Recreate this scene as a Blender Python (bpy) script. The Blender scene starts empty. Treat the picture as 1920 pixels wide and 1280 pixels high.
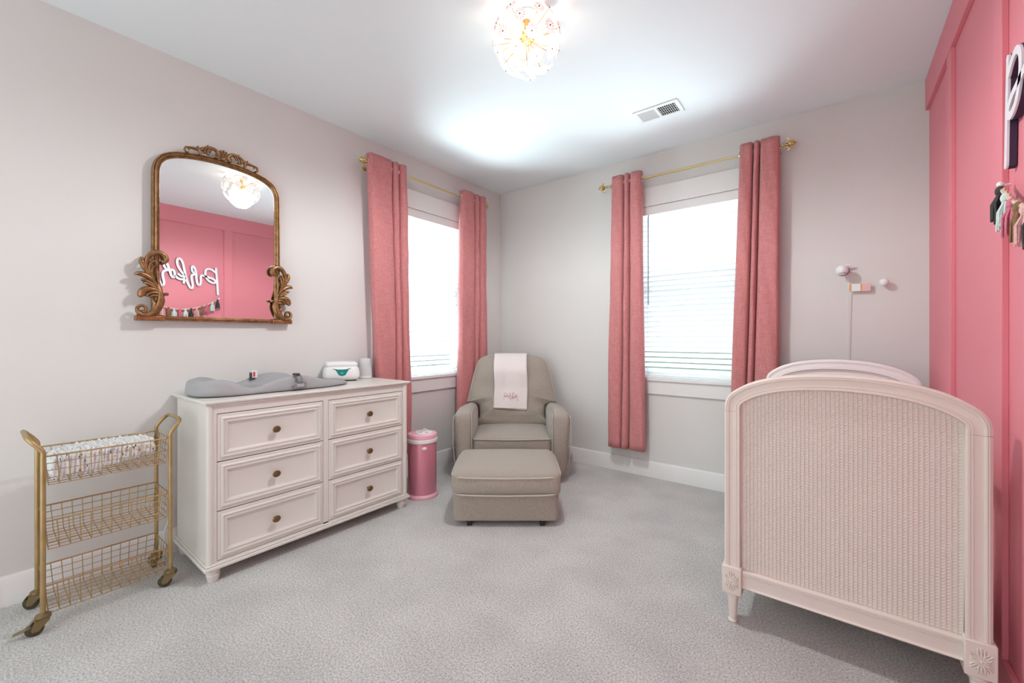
import bpy, bmesh, math, random
from mathutils import Vector, Matrix
random.seed(7)
PI = math.pi
SC = bpy.context.scene
COL = SC.collection

# ------------------------------------------------------------------ camera
FPX, YAW, CYP = 780.5, 0.661138, 631.45          # focal length in px of the 1920x1280 frame, heading, horizon row
CAM = Vector((2.8973, -3.5238, 1.1892))
FW = Vector((-math.sin(YAW), math.cos(YAW), 0)); RT = Vector((math.cos(YAW), math.sin(YAW), 0)); UP = Vector((0, 0, 1))
cd = bpy.data.cameras.new('camera'); cam = bpy.data.objects.new('camera', cd); COL.objects.link(cam)
cd.sensor_fit = 'HORIZONTAL'; cd.sensor_width = 36.0; cd.lens = FPX / 1920 * 36.0
cd.shift_y = -(640 - CYP) / 1920; cd.clip_start = 0.02
cam.location = CAM; cam.rotation_euler = (PI / 2, 0, YAW)
SC.camera = cam

# ------------------------------------------------------------------ world, large lights, exposure
WORLD = 0.84
w = bpy.data.worlds.new('daylight'); SC.world = w; w.use_nodes = True
bg = w.node_tree.nodes['Background']; bg.inputs[0].default_value = (0.87, 0.975, 1.0, 1); bg.inputs[1].default_value = WORLD
def area_light(name, loc, target, sx, sy, power, color):
    ld = bpy.data.lights.new(name, 'AREA'); ld.shape = 'RECTANGLE'; ld.size = sx; ld.size_y = sy
    ld.energy = power; ld.color = color
    o = bpy.data.objects.new(name, ld); COL.objects.link(o); o.location = loc
    o.rotation_euler = (Vector(target) - Vector(loc)).to_track_quat('-Z', 'Y').to_euler()
    return o
# daylight thrown up by the bright ground outside each window
area_light('window_daylight', (-0.75, -1.06, 0.75), (0.6, -1.0, 1.5), 1.2, 1.5, 128, (0.78, 0.94, 1.0))
area_light('window_daylight.001', (1.955, 0.75, 0.75), (1.955, -0.6, 1.95), 1.2, 1.5, 64, (0.78, 0.94, 1.0))
SC.view_settings.view_transform = 'Standard'; SC.view_settings.look = 'None'
SC.view_settings.exposure = 1.34; SC.view_settings.gamma = 1.0
SC.view_settings.use_curve_mapping = False

# ------------------------------------------------------------------ pixel -> point helpers
def ray(x, y): return FW + RT * ((x - 960) / FPX) - UP * ((y - CYP) / FPX)
def on_x(x, y, X): d = ray(x, y); return CAM + d * ((X - CAM.x) / d.x)
def on_y(x, y, Y): d = ray(x, y); return CAM + d * ((Y - CAM.y) / d.y)

# ------------------------------------------------------------------ materials
MATS = {}
def mat(name, color, rough=0.6, metal=0.0, vary=0.0, vscale=8.0, bump=0.0, bscale=200.0, stretch=(1, 1, 1), sheen=0.0, coat=0.0, spec=0.5, color2=None, detail=3.0, trans=0.0):
    m = bpy.data.materials.new(name); m.use_nodes = True; MATS[name] = m
    nt = m.node_tree; N = nt.nodes; L = nt.links; b = N['Principled BSDF']
    b.inputs['Base Color'].default_value = (*color, 1); b.inputs['Roughness'].default_value = rough
    b.inputs['Metallic'].default_value = metal; b.inputs['Specular IOR Level'].default_value = spec
    b.inputs['Sheen Weight'].default_value = sheen; b.inputs['Coat Weight'].default_value = coat
    if vary or bump:
        tc = N.new('ShaderNodeTexCoord'); mp = N.new('ShaderNodeMapping'); mp.inputs['Scale'].default_value = stretch
        L.new(tc.outputs['Object'], mp.inputs['Vector'])
    if vary:
        n = N.new('ShaderNodeTexNoise'); n.inputs['Scale'].default_value = vscale; n.inputs['Detail'].default_value = detail
        L.new(mp.outputs[0], n.inputs['Vector'])
        r = N.new('ShaderNodeValToRGB'); c2 = color2 or tuple(c * (1 - vary) for c in color)
        r.color_ramp.elements[0].position = 0.3; r.color_ramp.elements[1].position = 0.7
        r.color_ramp.elements[0].color = (*c2, 1); r.color_ramp.elements[1].color = (*tuple(min(1, c * (1 + vary * 0.5)) for c in color), 1)
        L.new(n.outputs['Fac'], r.inputs[0]); L.new(r.outputs[0], b.inputs['Base Color'])
    if bump:
        n2 = N.new('ShaderNodeTexNoise'); n2.inputs['Scale'].default_value = bscale; n2.inputs['Detail'].default_value = 2.0
        L.new(mp.outputs[0], n2.inputs['Vector'])
        bp = N.new('ShaderNodeBump'); bp.inputs['Strength'].default_value = bump; bp.inputs['Distance'].default_value = 0.004
        L.new(n2.outputs['Fac'], bp.inputs['Height']); L.new(bp.outputs[0], b.inputs['Normal'])
    if trans:
        t = N.new('ShaderNodeBsdfTranslucent'); t.inputs[0].default_value = (*color, 1)
        mx = N.new('ShaderNodeMixShader'); mx.inputs[0].default_value = trans
        out = N['Material Output']; L.new(b.outputs[0], mx.inputs[1]); L.new(t.outputs[0], mx.inputs[2]); L.new(mx.outputs[0], out.inputs[0])
    return m
mat('wall_paint', (0.70, 0.685, 0.655), 0.75, vary=0.015, vscale=3, bump=0.04, bscale=120, spec=0.25)
mat('ceiling_paint', (0.82, 0.865, 0.88), 0.85, bump=0.03, bscale=120, spec=0.2)
mat('pink_paint', (0.76, 0.235, 0.28), 0.5, bump=0.03, bscale=90, spec=0.35)
mat('trim_white', (0.78, 0.77, 0.75), 0.4, spec=0.4)
mat('dresser_white', (0.70, 0.665, 0.61), 0.38, vary=0.015, vscale=4, spec=0.45)
mat('crib_blush', (0.76, 0.675, 0.61), 0.42, vary=0.02, vscale=5, spec=0.4)
mat('crib_white', (0.90, 0.85, 0.83), 0.45, spec=0.4)
mat('bronze_knob', (0.20, 0.12, 0.055), 0.4, 0.85)
mat('gold_frame', (0.33, 0.18, 0.08), 0.34, 0.7, vary=0.3, vscale=45, color2=(0.19, 0.09, 0.035), bump=0.08, bscale=90)
mat('cart_brass', (0.46, 0.32, 0.15), 0.38, 0.7, vary=0.15, vscale=14)
mat('caster_brass', (0.25, 0.18, 0.085), 0.36, 0.7)
mat('caster_dark', (0.07, 0.06, 0.035), 0.5, 0.3)
mat('rod_brass', (0.66, 0.50, 0.22), 0.28, 0.9)
mat('steel_ring', (0.72, 0.72, 0.72), 0.2, 1.0)
mat('greige_linen', (0.375, 0.33, 0.275), 0.9, vary=0.16, vscale=260, stretch=(1, 1, 0.22), bump=0.35, bscale=330, sheen=0.25, spec=0.2)
mat('greige_piping', (0.47, 0.43, 0.38), 0.85, bump=0.2, bscale=300, spec=0.2)
mat('towel_white', (0.76, 0.70, 0.665), 0.95, bump=0.3, bscale=260, sheen=0.3, spec=0.1)
mat('stitch_pink', (0.62, 0.30, 0.33), 0.8)
mat('black_rubber', (0.012, 0.012, 0.012), 0.5)
mat('pail_pink', (0.63, 0.235, 0.30), 0.33, 0.25, spec=0.5)
mat('pail_lid_pink', (0.78, 0.40, 0.47), 0.35)
mat('plastic_white', (0.80, 0.80, 0.79), 0.35, spec=0.5)
mat('pad_grey', (0.36, 0.36, 0.365), 0.55, bump=0.08, bscale=500, spec=0.35)
mat('buckle_grey', (0.22, 0.22, 0.225), 0.4)
mat('strap_black', (0.05, 0.05, 0.06), 0.7)
mat('tag_red', (0.65, 0.05, 0.04), 0.6)
mat('teal_window', (0.0, 0.25, 0.20), 0.2)
mat('fabric_grey_speaker', (0.62, 0.63, 0.64), 0.85, bump=0.3, bscale=600)
mat('blind_white', (0.90, 0.91, 0.92), 0.45, trans=0.62)
mat('cord_white', (0.78, 0.77, 0.75), 0.6)
mat('wand_grey', (0.30, 0.30, 0.34), 0.3)
mat('sign_face', (0.82, 0.76, 0.80), 0.35)
mat('sign_back', (0.035, 0.015, 0.05), 0.5)
mat('rope_cream', (0.66, 0.53, 0.40), 0.9, bump=0.3, bscale=300)
TCOL = {'dark': (0.075, 0.07, 0.07), 'mint': (0.66, 0.74, 0.70), 'rose': (0.68, 0.20, 0.27), 'brown': (0.28, 0.165, 0.09), 'blush': (0.80, 0.46, 0.44)}
for k, c in TCOL.items(): mat('yarn_' + k, c, 0.95, vary=0.2, vscale=120, spec=0.1)
mat('monitor_pink', (0.80, 0.48, 0.50), 0.4)
mat('tag_pink', (0.80, 0.50, 0.48), 0.5)
mat('tag_orange', (0.75, 0.38, 0.10), 0.5)
mat('vent_dark', (0.03, 0.035, 0.045), 0.8)
mat('mattress_sheet', (0.80, 0.70, 0.68), 0.9)
mat('lawn_green', (0.16, 0.24, 0.08), 0.9, vary=0.3, vscale=3)
mat('leaf_green', (0.07, 0.14, 0.045), 0.8, vary=0.5, vscale=9)
mat('bark', (0.10, 0.07, 0.05), 0.9)
mat('lamp_gold', (0.62, 0.36, 0.13), 0.28, 1.0)
mat('petal_glass', (0.95, 0.93, 0.93), 0.15, trans=0.6)
mat('petal_pink', (0.70, 0.42, 0.50), 0.2, trans=0.3)

def carpet():
    m = bpy.data.materials.new('carpet'); m.use_nodes = True; MATS['carpet'] = m
    nt = m.node_tree; N = nt.nodes; L = nt.links; b = N['Principled BSDF']
    tc = N.new('ShaderNodeTexCoord')
    n1 = N.new('ShaderNodeTexNoise'); n1.inputs['Scale'].default_value = 135; n1.inputs['Detail'].default_value = 5; n1.inputs['Roughness'].default_value = 0.85
    n2 = N.new('ShaderNodeTexNoise'); n2.inputs['Scale'].default_value = 3.2; n2.inputs['Detail'].default_value = 4
    L.new(tc.outputs['Object'], n1.inputs['Vector']); L.new(tc.outputs['Object'], n2.inputs['Vector'])
    r1 = N.new('ShaderNodeValToRGB'); e = r1.color_ramp.elements
    e[0].position = 0.34; e[0].color = (0.24, 0.225, 0.21, 1); e[1].position = 0.58; e[1].color = (0.84, 0.83, 0.80, 1)
    r2 = N.new('ShaderNodeValToRGB'); e = r2.color_ramp.elements
    e[0].position = 0.35; e[0].color = (0.86, 0.86, 0.86, 1); e[1].position = 0.65; e[1].color = (1, 1, 1, 1)
    L.new(n1.outputs['Fac'], r1.inputs[0]); L.new(n2.outputs['Fac'], r2.inputs[0])
    mx = N.new('ShaderNodeMix'); mx.data_type = 'RGBA'; mx.blend_type = 'MULTIPLY'; mx.inputs[0].default_value = 1.0
    L.new(r1.outputs[0], mx.inputs[6]); L.new(r2.outputs[0], mx.inputs[7]); L.new(mx.outputs[2], b.inputs['Base Color'])
    bp = N.new('ShaderNodeBump'); bp.inputs['Strength'].default_value = 0.8; bp.inputs['Distance'].default_value = 0.006
    L.new(n1.outputs['Fac'], bp.inputs['Height']); L.new(bp.outputs[0], b.inputs['Normal'])
    b.inputs['Roughness'].default_value = 0.97; b.inputs['Specular IOR Level'].default_value = 0.1; b.inputs['Sheen Weight'].default_value = 0.2
carpet()
def weave(name, color, dark, trans):
    # linen: fine warp and weft streaks
    m = mat(name, color, 0.9, sheen=0.15, spec=0.15, trans=trans)
    nt = m.node_tree; N = nt.nodes; L = nt.links; b = N['Principled BSDF']
    tc = N.new('ShaderNodeTexCoord'); fac = []
    for st in ((420, 420, 18), (30, 30, 440)):
        mp = N.new('ShaderNodeMapping'); mp.inputs['Scale'].default_value = st; L.new(tc.outputs['Object'], mp.inputs[0])
        n = N.new('ShaderNodeTexNoise'); n.inputs['Scale'].default_value = 1.0; n.inputs['Detail'].default_value = 2; L.new(mp.outputs[0], n.inputs['Vector']); fac.append(n)
    ad = N.new('ShaderNodeMath'); ad.operation = 'ADD'; L.new(fac[0].outputs['Fac'], ad.inputs[0]); L.new(fac[1].outputs['Fac'], ad.inputs[1])
    r = N.new('ShaderNodeValToRGB'); e = r.color_ramp.elements; e[0].position = 0.38; e[1].position = 0.62
    hv = N.new('ShaderNodeMath'); hv.operation = 'MULTIPLY'; hv.inputs[1].default_value = 0.5; L.new(ad.outputs[0], hv.inputs[0]); L.new(hv.outputs[0], r.inputs[0])
    e[0].color = (*dark, 1); e[1].color = (*color, 1); L.new(r.outputs[0], b.inputs['Base Color'])
    return m
weave('curtain_linen', (0.70, 0.30, 0.295), (0.54, 0.19, 0.19), 0.12)
def printed(name):
    m = mat(name, (0.80, 0.79, 0.78), 0.9, spec=0.1)
    nt = m.node_tree; N = nt.nodes; L = nt.links; b = N['Principled BSDF']
    tc = N.new('ShaderNodeTexCoord'); mp = N.new('ShaderNodeMapping'); mp.inputs['Scale'].default_value = (1, 1.4, 0.6); L.new(tc.outputs['Object'], mp.inputs[0])
    v = N.new('ShaderNodeTexVoronoi'); v.inputs['Scale'].default_value = 52; L.new(mp.outputs[0], v.inputs['Vector'])
    r = N.new('ShaderNodeValToRGB'); e = r.color_ramp.elements; e[0].position = 0.16; e[1].position = 0.24
    e[0].color = (0.12, 0.12, 0.16, 1); e[1].color = (0.80, 0.79, 0.78, 1); L.new(v.outputs['Distance'], r.inputs[0]); L.new(r.outputs[0], b.inputs['Base Color'])
printed('printed_cotton')
def mirror_glass():
    m = mat('mirror_glass', (0.93, 0.95, 0.95), 0.0, 1.0)
mirror_glass()
def pane_glass():
    m = bpy.data.materials.new('pane_glass'); m.use_nodes = True; MATS['pane_glass'] = m
    N = m.node_tree.nodes; L = m.node_tree.links; N.remove(N['Principled BSDF'])
    t = N.new('ShaderNodeBsdfTransparent'); t.inputs[0].default_value = (0.96, 0.98, 0.98, 1); g = N.new('ShaderNodeBsdfGlossy'); g.inputs['Roughness'].default_value = 0.02
    mx = N.new('ShaderNodeMixShader'); mx.inputs[0].default_value = 0.06
    L.new(t.outputs[0], mx.inputs[1]); L.new(g.outputs[0], mx.inputs[2]); L.new(mx.outputs[0], N['Material Output'].inputs[0])
pane_glass()
def screen_mesh():
    m = bpy.data.materials.new('screen_mesh'); m.use_nodes = True; MATS['screen_mesh'] = m
    N = m.node_tree.nodes; L = m.node_tree.links; b = N['Principled BSDF']; b.inputs['Base Color'].default_value = (0.10, 0.11, 0.13, 1)
    t = N.new('ShaderNodeBsdfTransparent'); mx = N.new('ShaderNodeMixShader'); mx.inputs[0].default_value = 0.66
    L.new(b.outputs[0], mx.inputs[1]); L.new(t.outputs[0], mx.inputs[2]); L.new(mx.outputs[0], N['Material Output'].inputs[0])
screen_mesh()
def emitter(name, color, strength):
    m = bpy.data.materials.new(name); m.use_nodes = True; MATS[name] = m
    b = m.node_tree.nodes['Principled BSDF']; b.inputs['Base Color'].default_value = (*color, 1)
    b.inputs['Emission Color'].default_value = (*color, 1); b.inputs['Emission Strength'].default_value = strength
emitter('bulb_glow', (1.0, 0.80, 0.56), 5.0)

# ------------------------------------------------------------------ mesh building
class MB:
    def __init__(self): self.v = []; self.f = []
    def quad_grid(self, rows, closed_u=False, closed_v=False, cap0=False, cap1=False):
        o = len(self.v); nv = len(rows); nu = len(rows[0])
        for r in rows: self.v.extend(tuple(p) for p in r)
        for i in range(nv if closed_v else nv - 1):
            for j in range(nu if closed_u else nu - 1):
                a = o + i * nu + j; b = o + i * nu + (j + 1) % nu; i2 = (i + 1) % nv
                c = o + i2 * nu + (j + 1) % nu; d = o + i2 * nu + j
                self.f.append((a, b, c, d))
        if cap0: self.f.append(tuple(o + j for j in reversed(range(nu))))
        if cap1: self.f.append(tuple(o + (nv - 1) * nu + j for j in range(nu)))
        return self
    def box(self, x0, x1, y0, y1, z0, z1, M=None):
        o = len(self.v); P = [(x, y, z) for z in (z0, z1) for y in (y0, y1) for x in (x0, x1)]
        if M is not None: P = [tuple(M @ Vector(p)) for p in P]
        self.v += P
        for q in ((0, 2, 3, 1), (4, 5, 7, 6), (0, 1, 5, 4), (2, 6, 7, 3), (0, 4, 6, 2), (1, 3, 7, 5)): self.f.append(tuple(o + i for i in q))
        return self
    def tube(self, pts, r, seg=8, closed=False, caps=True):
        pts = [Vector(p) for p in pts]; n = len(pts); rows = []; rs = r if isinstance(r, (list, tuple)) else [r] * n
        prev = None
        for i, p in enumerate(pts):
            a = pts[(i - 1) % n] if (closed or i > 0) else p; b = pts[(i + 1) % n] if (closed or i < n - 1) else p
            t = (b - a); t = t.normalized() if t.length > 1e-9 else Vector((0, 0, 1))
            if prev is None:
                h = Vector((0, 0, 1)) if abs(t.z) < 0.9 else Vector((1, 0, 0)); s = t.cross(h).normalized()
            else:
                s = prev - t * prev.dot(t); s = s.normalized() if s.length > 1e-9 else t.orthogonal().normalized()
            prev = s; u = t.cross(s)
            rows.append([p + (s * math.cos(2 * PI * k / seg) + u * math.sin(2 * PI * k / seg)) * rs[i] for k in range(seg)])
        return self.quad_grid(rows, True, closed, caps and not closed, caps and not closed)
    def lathe(self, prof, c=(0, 0, 0), seg=20, axis='z', cap=True):
        rows = []
        for r, h in prof:
            row = []
            for k in range(seg):
                a = 2 * PI * k / seg; x, y = r * math.cos(a), r * math.sin(a)
                p = {'z': (x, y, h), 'x': (h, x, y), 'y': (y, h, x)}[axis]
                row.append((c[0] + p[0], c[1] + p[1], c[2] + p[2]))
            rows.append(row)
        return self.quad_grid(rows, True, False, cap, cap)
    def ball(self, c, r, seg=12, rings=8, sc=(1, 1, 1)):
        rows = []
        for i in range(rings + 1):
            t = PI * i / rings; rr = max(math.sin(t), 1e-4) * r; h = -math.cos(t) * r
            rows.append([(c[0] + rr * math.cos(2 * PI * k / seg) * sc[0], c[1] + rr * math.sin(2 * PI * k / seg) * sc[1], c[2] + h * sc[2]) for k in range(seg)])
        return self.quad_grid(rows, True, False, True, True)
    def sweep(self, path, prof, N, closed=False, caps=True):
        # planar path; profile (a, b): a to the side of travel, b along the plane normal N
        N = Vector(N); path = [Vector(p) for p in path]; n = len(path); rows = []
        for i, p in enumerate(path):
            a = path[(i - 1) % n] if (closed or i > 0) else p; b = path[(i + 1) % n] if (closed or i < n - 1) else p
            t = (b - a).normalized(); s = N.cross(t).normalized()
            rows.append([p + s * q[0] + N * q[1] for q in prof])
        return self.quad_grid(rows, True, closed, caps and not closed, caps and not closed)
    def stroke(self, pts, widths, N, height, seg=8):
        # carved scroll: half-round ridge of varying width laid on a plane
        N = Vector(N); pts = [Vector(p) for p in pts]; n = len(pts); rows = []
        for i, p in enumerate(pts):
            a = pts[max(i - 1, 0)]; b = pts[min(i + 1, n - 1)]; t = (b - a).normalized(); s = N.cross(t).normalized()
            hw = widths[i] / 2; h = height * min(1.0, 0.35 + widths[i] / 0.02 * 0.5)
            rows.append([p + s * (hw * math.cos(PI * k / seg)) + N * (h * math.sin(PI * k / seg) ** 0.8) for k in range(seg + 1)] + [p - s * hw * 0.9 - N * 0.003, p + s * hw * 0.9 - N * 0.003])
        return self.quad_grid(rows, True, False, True, True)
    def prism(self, outline, d0, d1, axes):
        # outline (a, b) extruded from d0 to d1; axes = function(a, b, d) -> point
        return self.quad_grid([[axes(a, b, d0) for a, b in outline], [axes(a, b, d1) for a, b in outline]], True, False, True, True)
    def obj(self, name, m, parent=None, smooth=True, bevel=0.0, seg=2, angle=38, kind=None, label=None, solid=0.0, subsurf=0):
        me = bpy.data.meshes.new(name); me.from_pydata([tuple(p) for p in self.v], [], self.f); me.update()
        b = bmesh.new(); b.from_mesh(me); bmesh.ops.recalc_face_normals(b, faces=b.faces); b.to_mesh(me); b.free()
        me.materials.append(MATS[m])
        if smooth:
            me.polygons.foreach_set('use_smooth', [True] * len(me.polygons)); me.set_sharp_from_angle(angle=math.radians(angle))
        o = bpy.data.objects.new(name, me); COL.objects.link(o)
        if parent: o.parent = parent
        if solid:
            md = o.modifiers.new('thickness', 'SOLIDIFY'); md.thickness = solid; md.offset = 0
        if bevel:
            md = o.modifiers.new('bevel', 'BEVEL'); md.width = bevel; md.segments = seg; md.limit_method = 'ANGLE'; md.angle_limit = math.radians(35)
        if subsurf:
            md = o.modifiers.new('subdivision', 'SUBSURF'); md.levels = subsurf; md.render_levels = subsurf
        if kind: o['kind'] = kind
        if label: o['label'] = label
        return o
def tag(o, label, cat, group=None):
    o['label'] = label; o['category'] = cat
    if group: o['group'] = group
    return o
def thing(name, label, cat, loc=(0, 0, 0), rotz=0.0, group=None):
    o = bpy.data.objects.new(name, None); COL.objects.link(o); o.location = loc; o.rotation_euler = (0, 0, rotz); o.empty_display_size = 0.1
    return tag(o, label, cat, group)
def setting(name, loc=(0, 0, 0), rotz=0.0):
    o = bpy.data.objects.new(name, None); COL.objects.link(o); o.location = loc; o.rotation_euler = (0, 0, rotz); o['kind'] = 'structure'; return o
def copy_part(o, parent, loc=None, rot=None):
    c = o.copy(); COL.objects.link(c); c.parent = parent
    if loc is not None: c.location = loc
    if rot is not None: c.rotation_euler = rot
    return c
def smooth_path(P, n=6, closed=False):
    P = [Vector(p) for p in P]; out = []; m = len(P)
    for i in range(m if closed else m - 1):
        p0 = P[(i - 1) % m] if (closed or i > 0) else P[0] * 2 - P[1]; p1 = P[i]; p2 = P[(i + 1) % m]
        p3 = P[(i + 2) % m] if (closed or i + 2 < m) else P[-1] * 2 - P[-2]
        for k in range(n):
            t = k / n; out.append(0.5 * ((2 * p1) + (p2 - p0) * t + (2 * p0 - 5 * p1 + 4 * p2 - p3) * t * t + (3 * p1 - p0 - 3 * p2 + p3) * t ** 3))
    if not closed: out.append(P[-1])
    return out
def lerp_list(vals, n):
    out = []
    for i in range(len(vals) - 1):
        for k in range(n): out.append(vals[i] + (vals[i + 1] - vals[i]) * k / n)
    out.append(vals[-1]); return out
def interp(xs, ys, x):
    if x <= xs[0]: return ys[0]
    for i in range(len(xs) - 1):
        if x <= xs[i + 1]:
            t = (x - xs[i]) / (xs[i + 1] - xs[i]); t = t * t * (3 - 2 * t); return ys[i] + (ys[i + 1] - ys[i]) * t
    return ys[-1]
def soft_box(mb, x0, x1, y0, y1, z0, z1, r=0.03, n=12, puff=(0, 0, 0), deform=None):
    # upholstery block: cube-sphere grid mapped to a rounded box, faces puffed outwards
    cx, cy, cz = (x0 + x1) / 2, (y0 + y1) / 2, (z0 + z1) / 2; h = ((x1 - x0) / 2, (y1 - y0) / 2, (z1 - z0) / 2)
    def put(p):
        q = [p[i] * h[i] for i in range(3)]; inner = [max(-(h[i] - r), min(h[i] - r, q[i])) for i in range(3)]
        d = Vector([q[i] - inner[i] for i in range(3)])
        if d.length > 1e-9:
            d = d.normalized() * r
        e = [inner[i] + d[i] for i in range(3)]
        for i in range(3):
            j, k = (i + 1) % 3, (i + 2) % 3
            s = e[i] / h[i]; e[i] += puff[i] * s * max(0, 1 - (e[j] / h[j]) ** 2) * max(0, 1 - (e[k] / h[k]) ** 2)
        v = Vector((e[0] + cx, e[1] + cy, e[2] + cz))
        return deform(v) if deform else v
    T = []
    for i in range(n + 1):   # denser near the edges
        t = -1 + 2 * i / n; T.append(math.copysign(abs(t) ** 0.6, t))
    for ax in range(3):
        for sgn in (-1, 1):
            rows = []
            for a in T:
                row = []
                for b in T:
                    p = [0, 0, 0]; p[ax] = sgn; p[(ax + 1) % 3] = a; p[(ax + 2) % 3] = b * sgn; row.append(put(p))
                rows.append(row)
            mb.quad_grid(rows)
    return mb
def weld(o, d=0.0004):
    b = bmesh.new(); b.from_mesh(o.data); bmesh.ops.remove_doubles(b, verts=b.verts, dist=d); bmesh.ops.recalc_face_normals(b, faces=b.faces)
    b.to_mesh(o.data); b.free(); o.data.polygons.foreach_set('use_smooth', [True] * len(o.data.polygons)); o.data.set_sharp_from_angle(angle=math.radians(60)); return o

# ================================================================== ROOM
W, H, YB = 3.342, 2.743, -4.9
o = MB().box(-0.12, W + 0.12, YB, 0.12, -0.1, 0).obj('floor', 'carpet', smooth=False); o['kind'] = 'structure'
o = MB().box(-0.12, W + 0.12, YB, 0.12, H, H + 0.1).obj('ceiling', 'ceiling_paint', smooth=False); o['kind'] = 'structure'
WZ0, WZ1, WH = 0.82, 2.30, 0.455          # window opening
W1C, W2C = -1.06, 1.955
m = MB()
m.box(-0.12, 0, YB, W1C - WH, 0, H).box(-0.12, 0, W1C + WH, 0.12, 0, H).box(-0.12, 0, W1C - WH, W1C + WH, 0, WZ0).box(-0.12, 0, W1C - WH, W1C + WH, WZ1, H)
o = m.obj('wall_left', 'wall_paint', smooth=False); o['kind'] = 'structure'
m = MB()
m.box(0, W2C - WH, 0, 0.12, 0, H).box(W2C + WH, W + 0.12, 0, 0.12, 0, H).box(W2C - WH, W2C + WH, 0, 0.12, 0, WZ0).box(W2C - WH, W2C + WH, 0, 0.12, WZ1, H)
o = m.obj('wall_back', 'wall_paint', smooth=False); o['kind'] = 'structure'
wr = MB().box(W, W + 0.12, YB, 0, 0, H).obj('wall_right', 'pink_paint', smooth=False); wr['kind'] = 'structure'
MB().box(W - 0.018, W, YB, -0.001, 2.557, H).obj('top_rail', 'pink_paint', wr, bevel=0.0015)
b0 = MB().box(W - 0.016, W, -0.047, 0.047, 0.135, 2.557).obj('batten', 'pink_paint', wr, bevel=0.0015)
b0.location = (0, -0.653, 0)
for k in range(1, 6): copy_part(b0, wr, (0, -0.653 - 0.763 * k, 0))
def base_prof(t, h): return [(0, 0), (t, 0), (t, h - 0.012), (t * 0.6, h - 0.003), (t * 0.3, h), (0, h)]
P = base_prof(0.014, 0.134)
o = MB().quad_grid([[(a, y, b) for a, b in P] for y in (YB, 0)], True, False, True, True).obj('baseboard_left', 'trim_white'); o['kind'] = 'structure'
o = MB().quad_grid([[(x, -a, b) for a, b in P] for x in (0.014, W)], True, False, True, True).obj('baseboard_back', 'trim_white'); o['kind'] = 'structure'
o = MB().box(W - 0.018, W, YB, -0.014, 0, 0.135).obj('baseboard_right', 'pink_paint', bevel=0.002); o['kind'] = 'structure'

# ---- outside
o = MB().box(-30, 30, 0.5, 60, -0.6, -0.5).box(-30, -0.5, -40, 0.5, -0.6, -0.5).obj('ground', 'lawn_green', smooth=False); o['kind'] = 'structure'
def leafy(name, label, loc, r, trunk_h, seed):
    t = thing(name, label, 'tree', loc); rnd = random.Random(seed)
    MB().tube([(0, 0, 0), (0.05, 0.02, trunk_h * 0.6), (0, 0, trunk_h + r * 0.4)], [r * 0.09, r * 0.07, r * 0.04], 8).obj('trunk', 'bark', t)
    c = MB()
    for k in range(420):
        d = Vector((rnd.gauss(0, 1), rnd.gauss(0, 1), rnd.gauss(0, 1))).normalized(); q = d * r * (0.45 + 0.55 * rnd.random()); q.z = q.z * 0.9 + trunk_h + r * 0.6
        a = Vector((rnd.gauss(0, 1), rnd.gauss(0, 1), rnd.gauss(0, 1))).normalized(); bb = a.orthogonal().normalized(); s = r * 0.16
        i = len(c.v); c.v += [tuple(q - a * s), tuple(q + bb * s * 0.5), tuple(q + a * s), tuple(q - bb * s * 0.5)]; c.f.append((i, i + 1, i + 2, i + 3))
    c.obj('foliage', 'leaf_green', t, smooth=False)
leafy('tree', 'dark green tree outside, glimpsed between the blind slats by the crib', (3.6, 7.5, -0.5), 1.2, 0.9, 3)
leafy('shrub', 'low green shrub outside, glimpsed under the blind beside the armchair', (-3.2, 1.4, -0.5), 0.75, 0.15, 5)

# ================================================================== WINDOWS (local: x along wall, -y into the room)
def window(name, loc, rotz):
    r = setting(name, loc, rotz)
    MB().box(-0.56, 0.56, -0.02, 0, 2.30, 2.457).obj('head_casing', 'trim_white', r, bevel=0.002)
    for s in (-1, 1): MB().box(s * 0.455 if s > 0 else -0.555, 0.555 if s > 0 else -0.455, -0.019, 0, 0.845, 2.30).obj('side_casing', 'trim_white', r, bevel=0.002)
    MB().box(-0.575, 0.575, -0.034, 0.06, 0.818, 0.845).obj('stool', 'trim_white', r, bevel=0.004)
    MB().box(-0.555, 0.555, -0.018, 0, 0.708, 0.818).obj('apron', 'trim_white', r, bevel=0.002)
    for s in (-1, 1): MB().box(min(s * 0.455, s * 0.442), max(s * 0.455, s * 0.442), 0, 0.12, 0.845, 2.30).obj('jamb', 'trim_white', r)
    MB().box(-0.442, 0.442, 0, 0.12, 2.287, 2.30).obj('head_jamb', 'trim_white', r)
    for z0, z1, y in ((1.565, 2.287, 0.095), (0.845, 1.60, 0.075)):
        s = MB().box(-0.442, -0.40, y, y + 0.02, z0, z1).box(0.40, 0.442, y, y + 0.02, z0, z1).box(-0.40, 0.40, y, y + 0.02, z1 - 0.04, z1).box(-0.40, 0.40, y, y + 0.02, z0, z0 + 0.045)
        s = s.obj('sash', 'trim_white', r, smooth=False)
        MB().box(-0.40, 0.40, y + 0.008, y + 0.012, z0 + 0.045, z1 - 0.04).obj('pane', 'pane_glass', s, smooth=False)
    MB().box(-0.40, 0.40, 0.108, 0.109, 0.875, 1.565).obj('insect_screen', 'screen_mesh', r, smooth=False)
    return r
window('window_1', (0, W1C, 0), PI / 2)
window('window_2', (W2C, 0, 0), 0)
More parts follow.
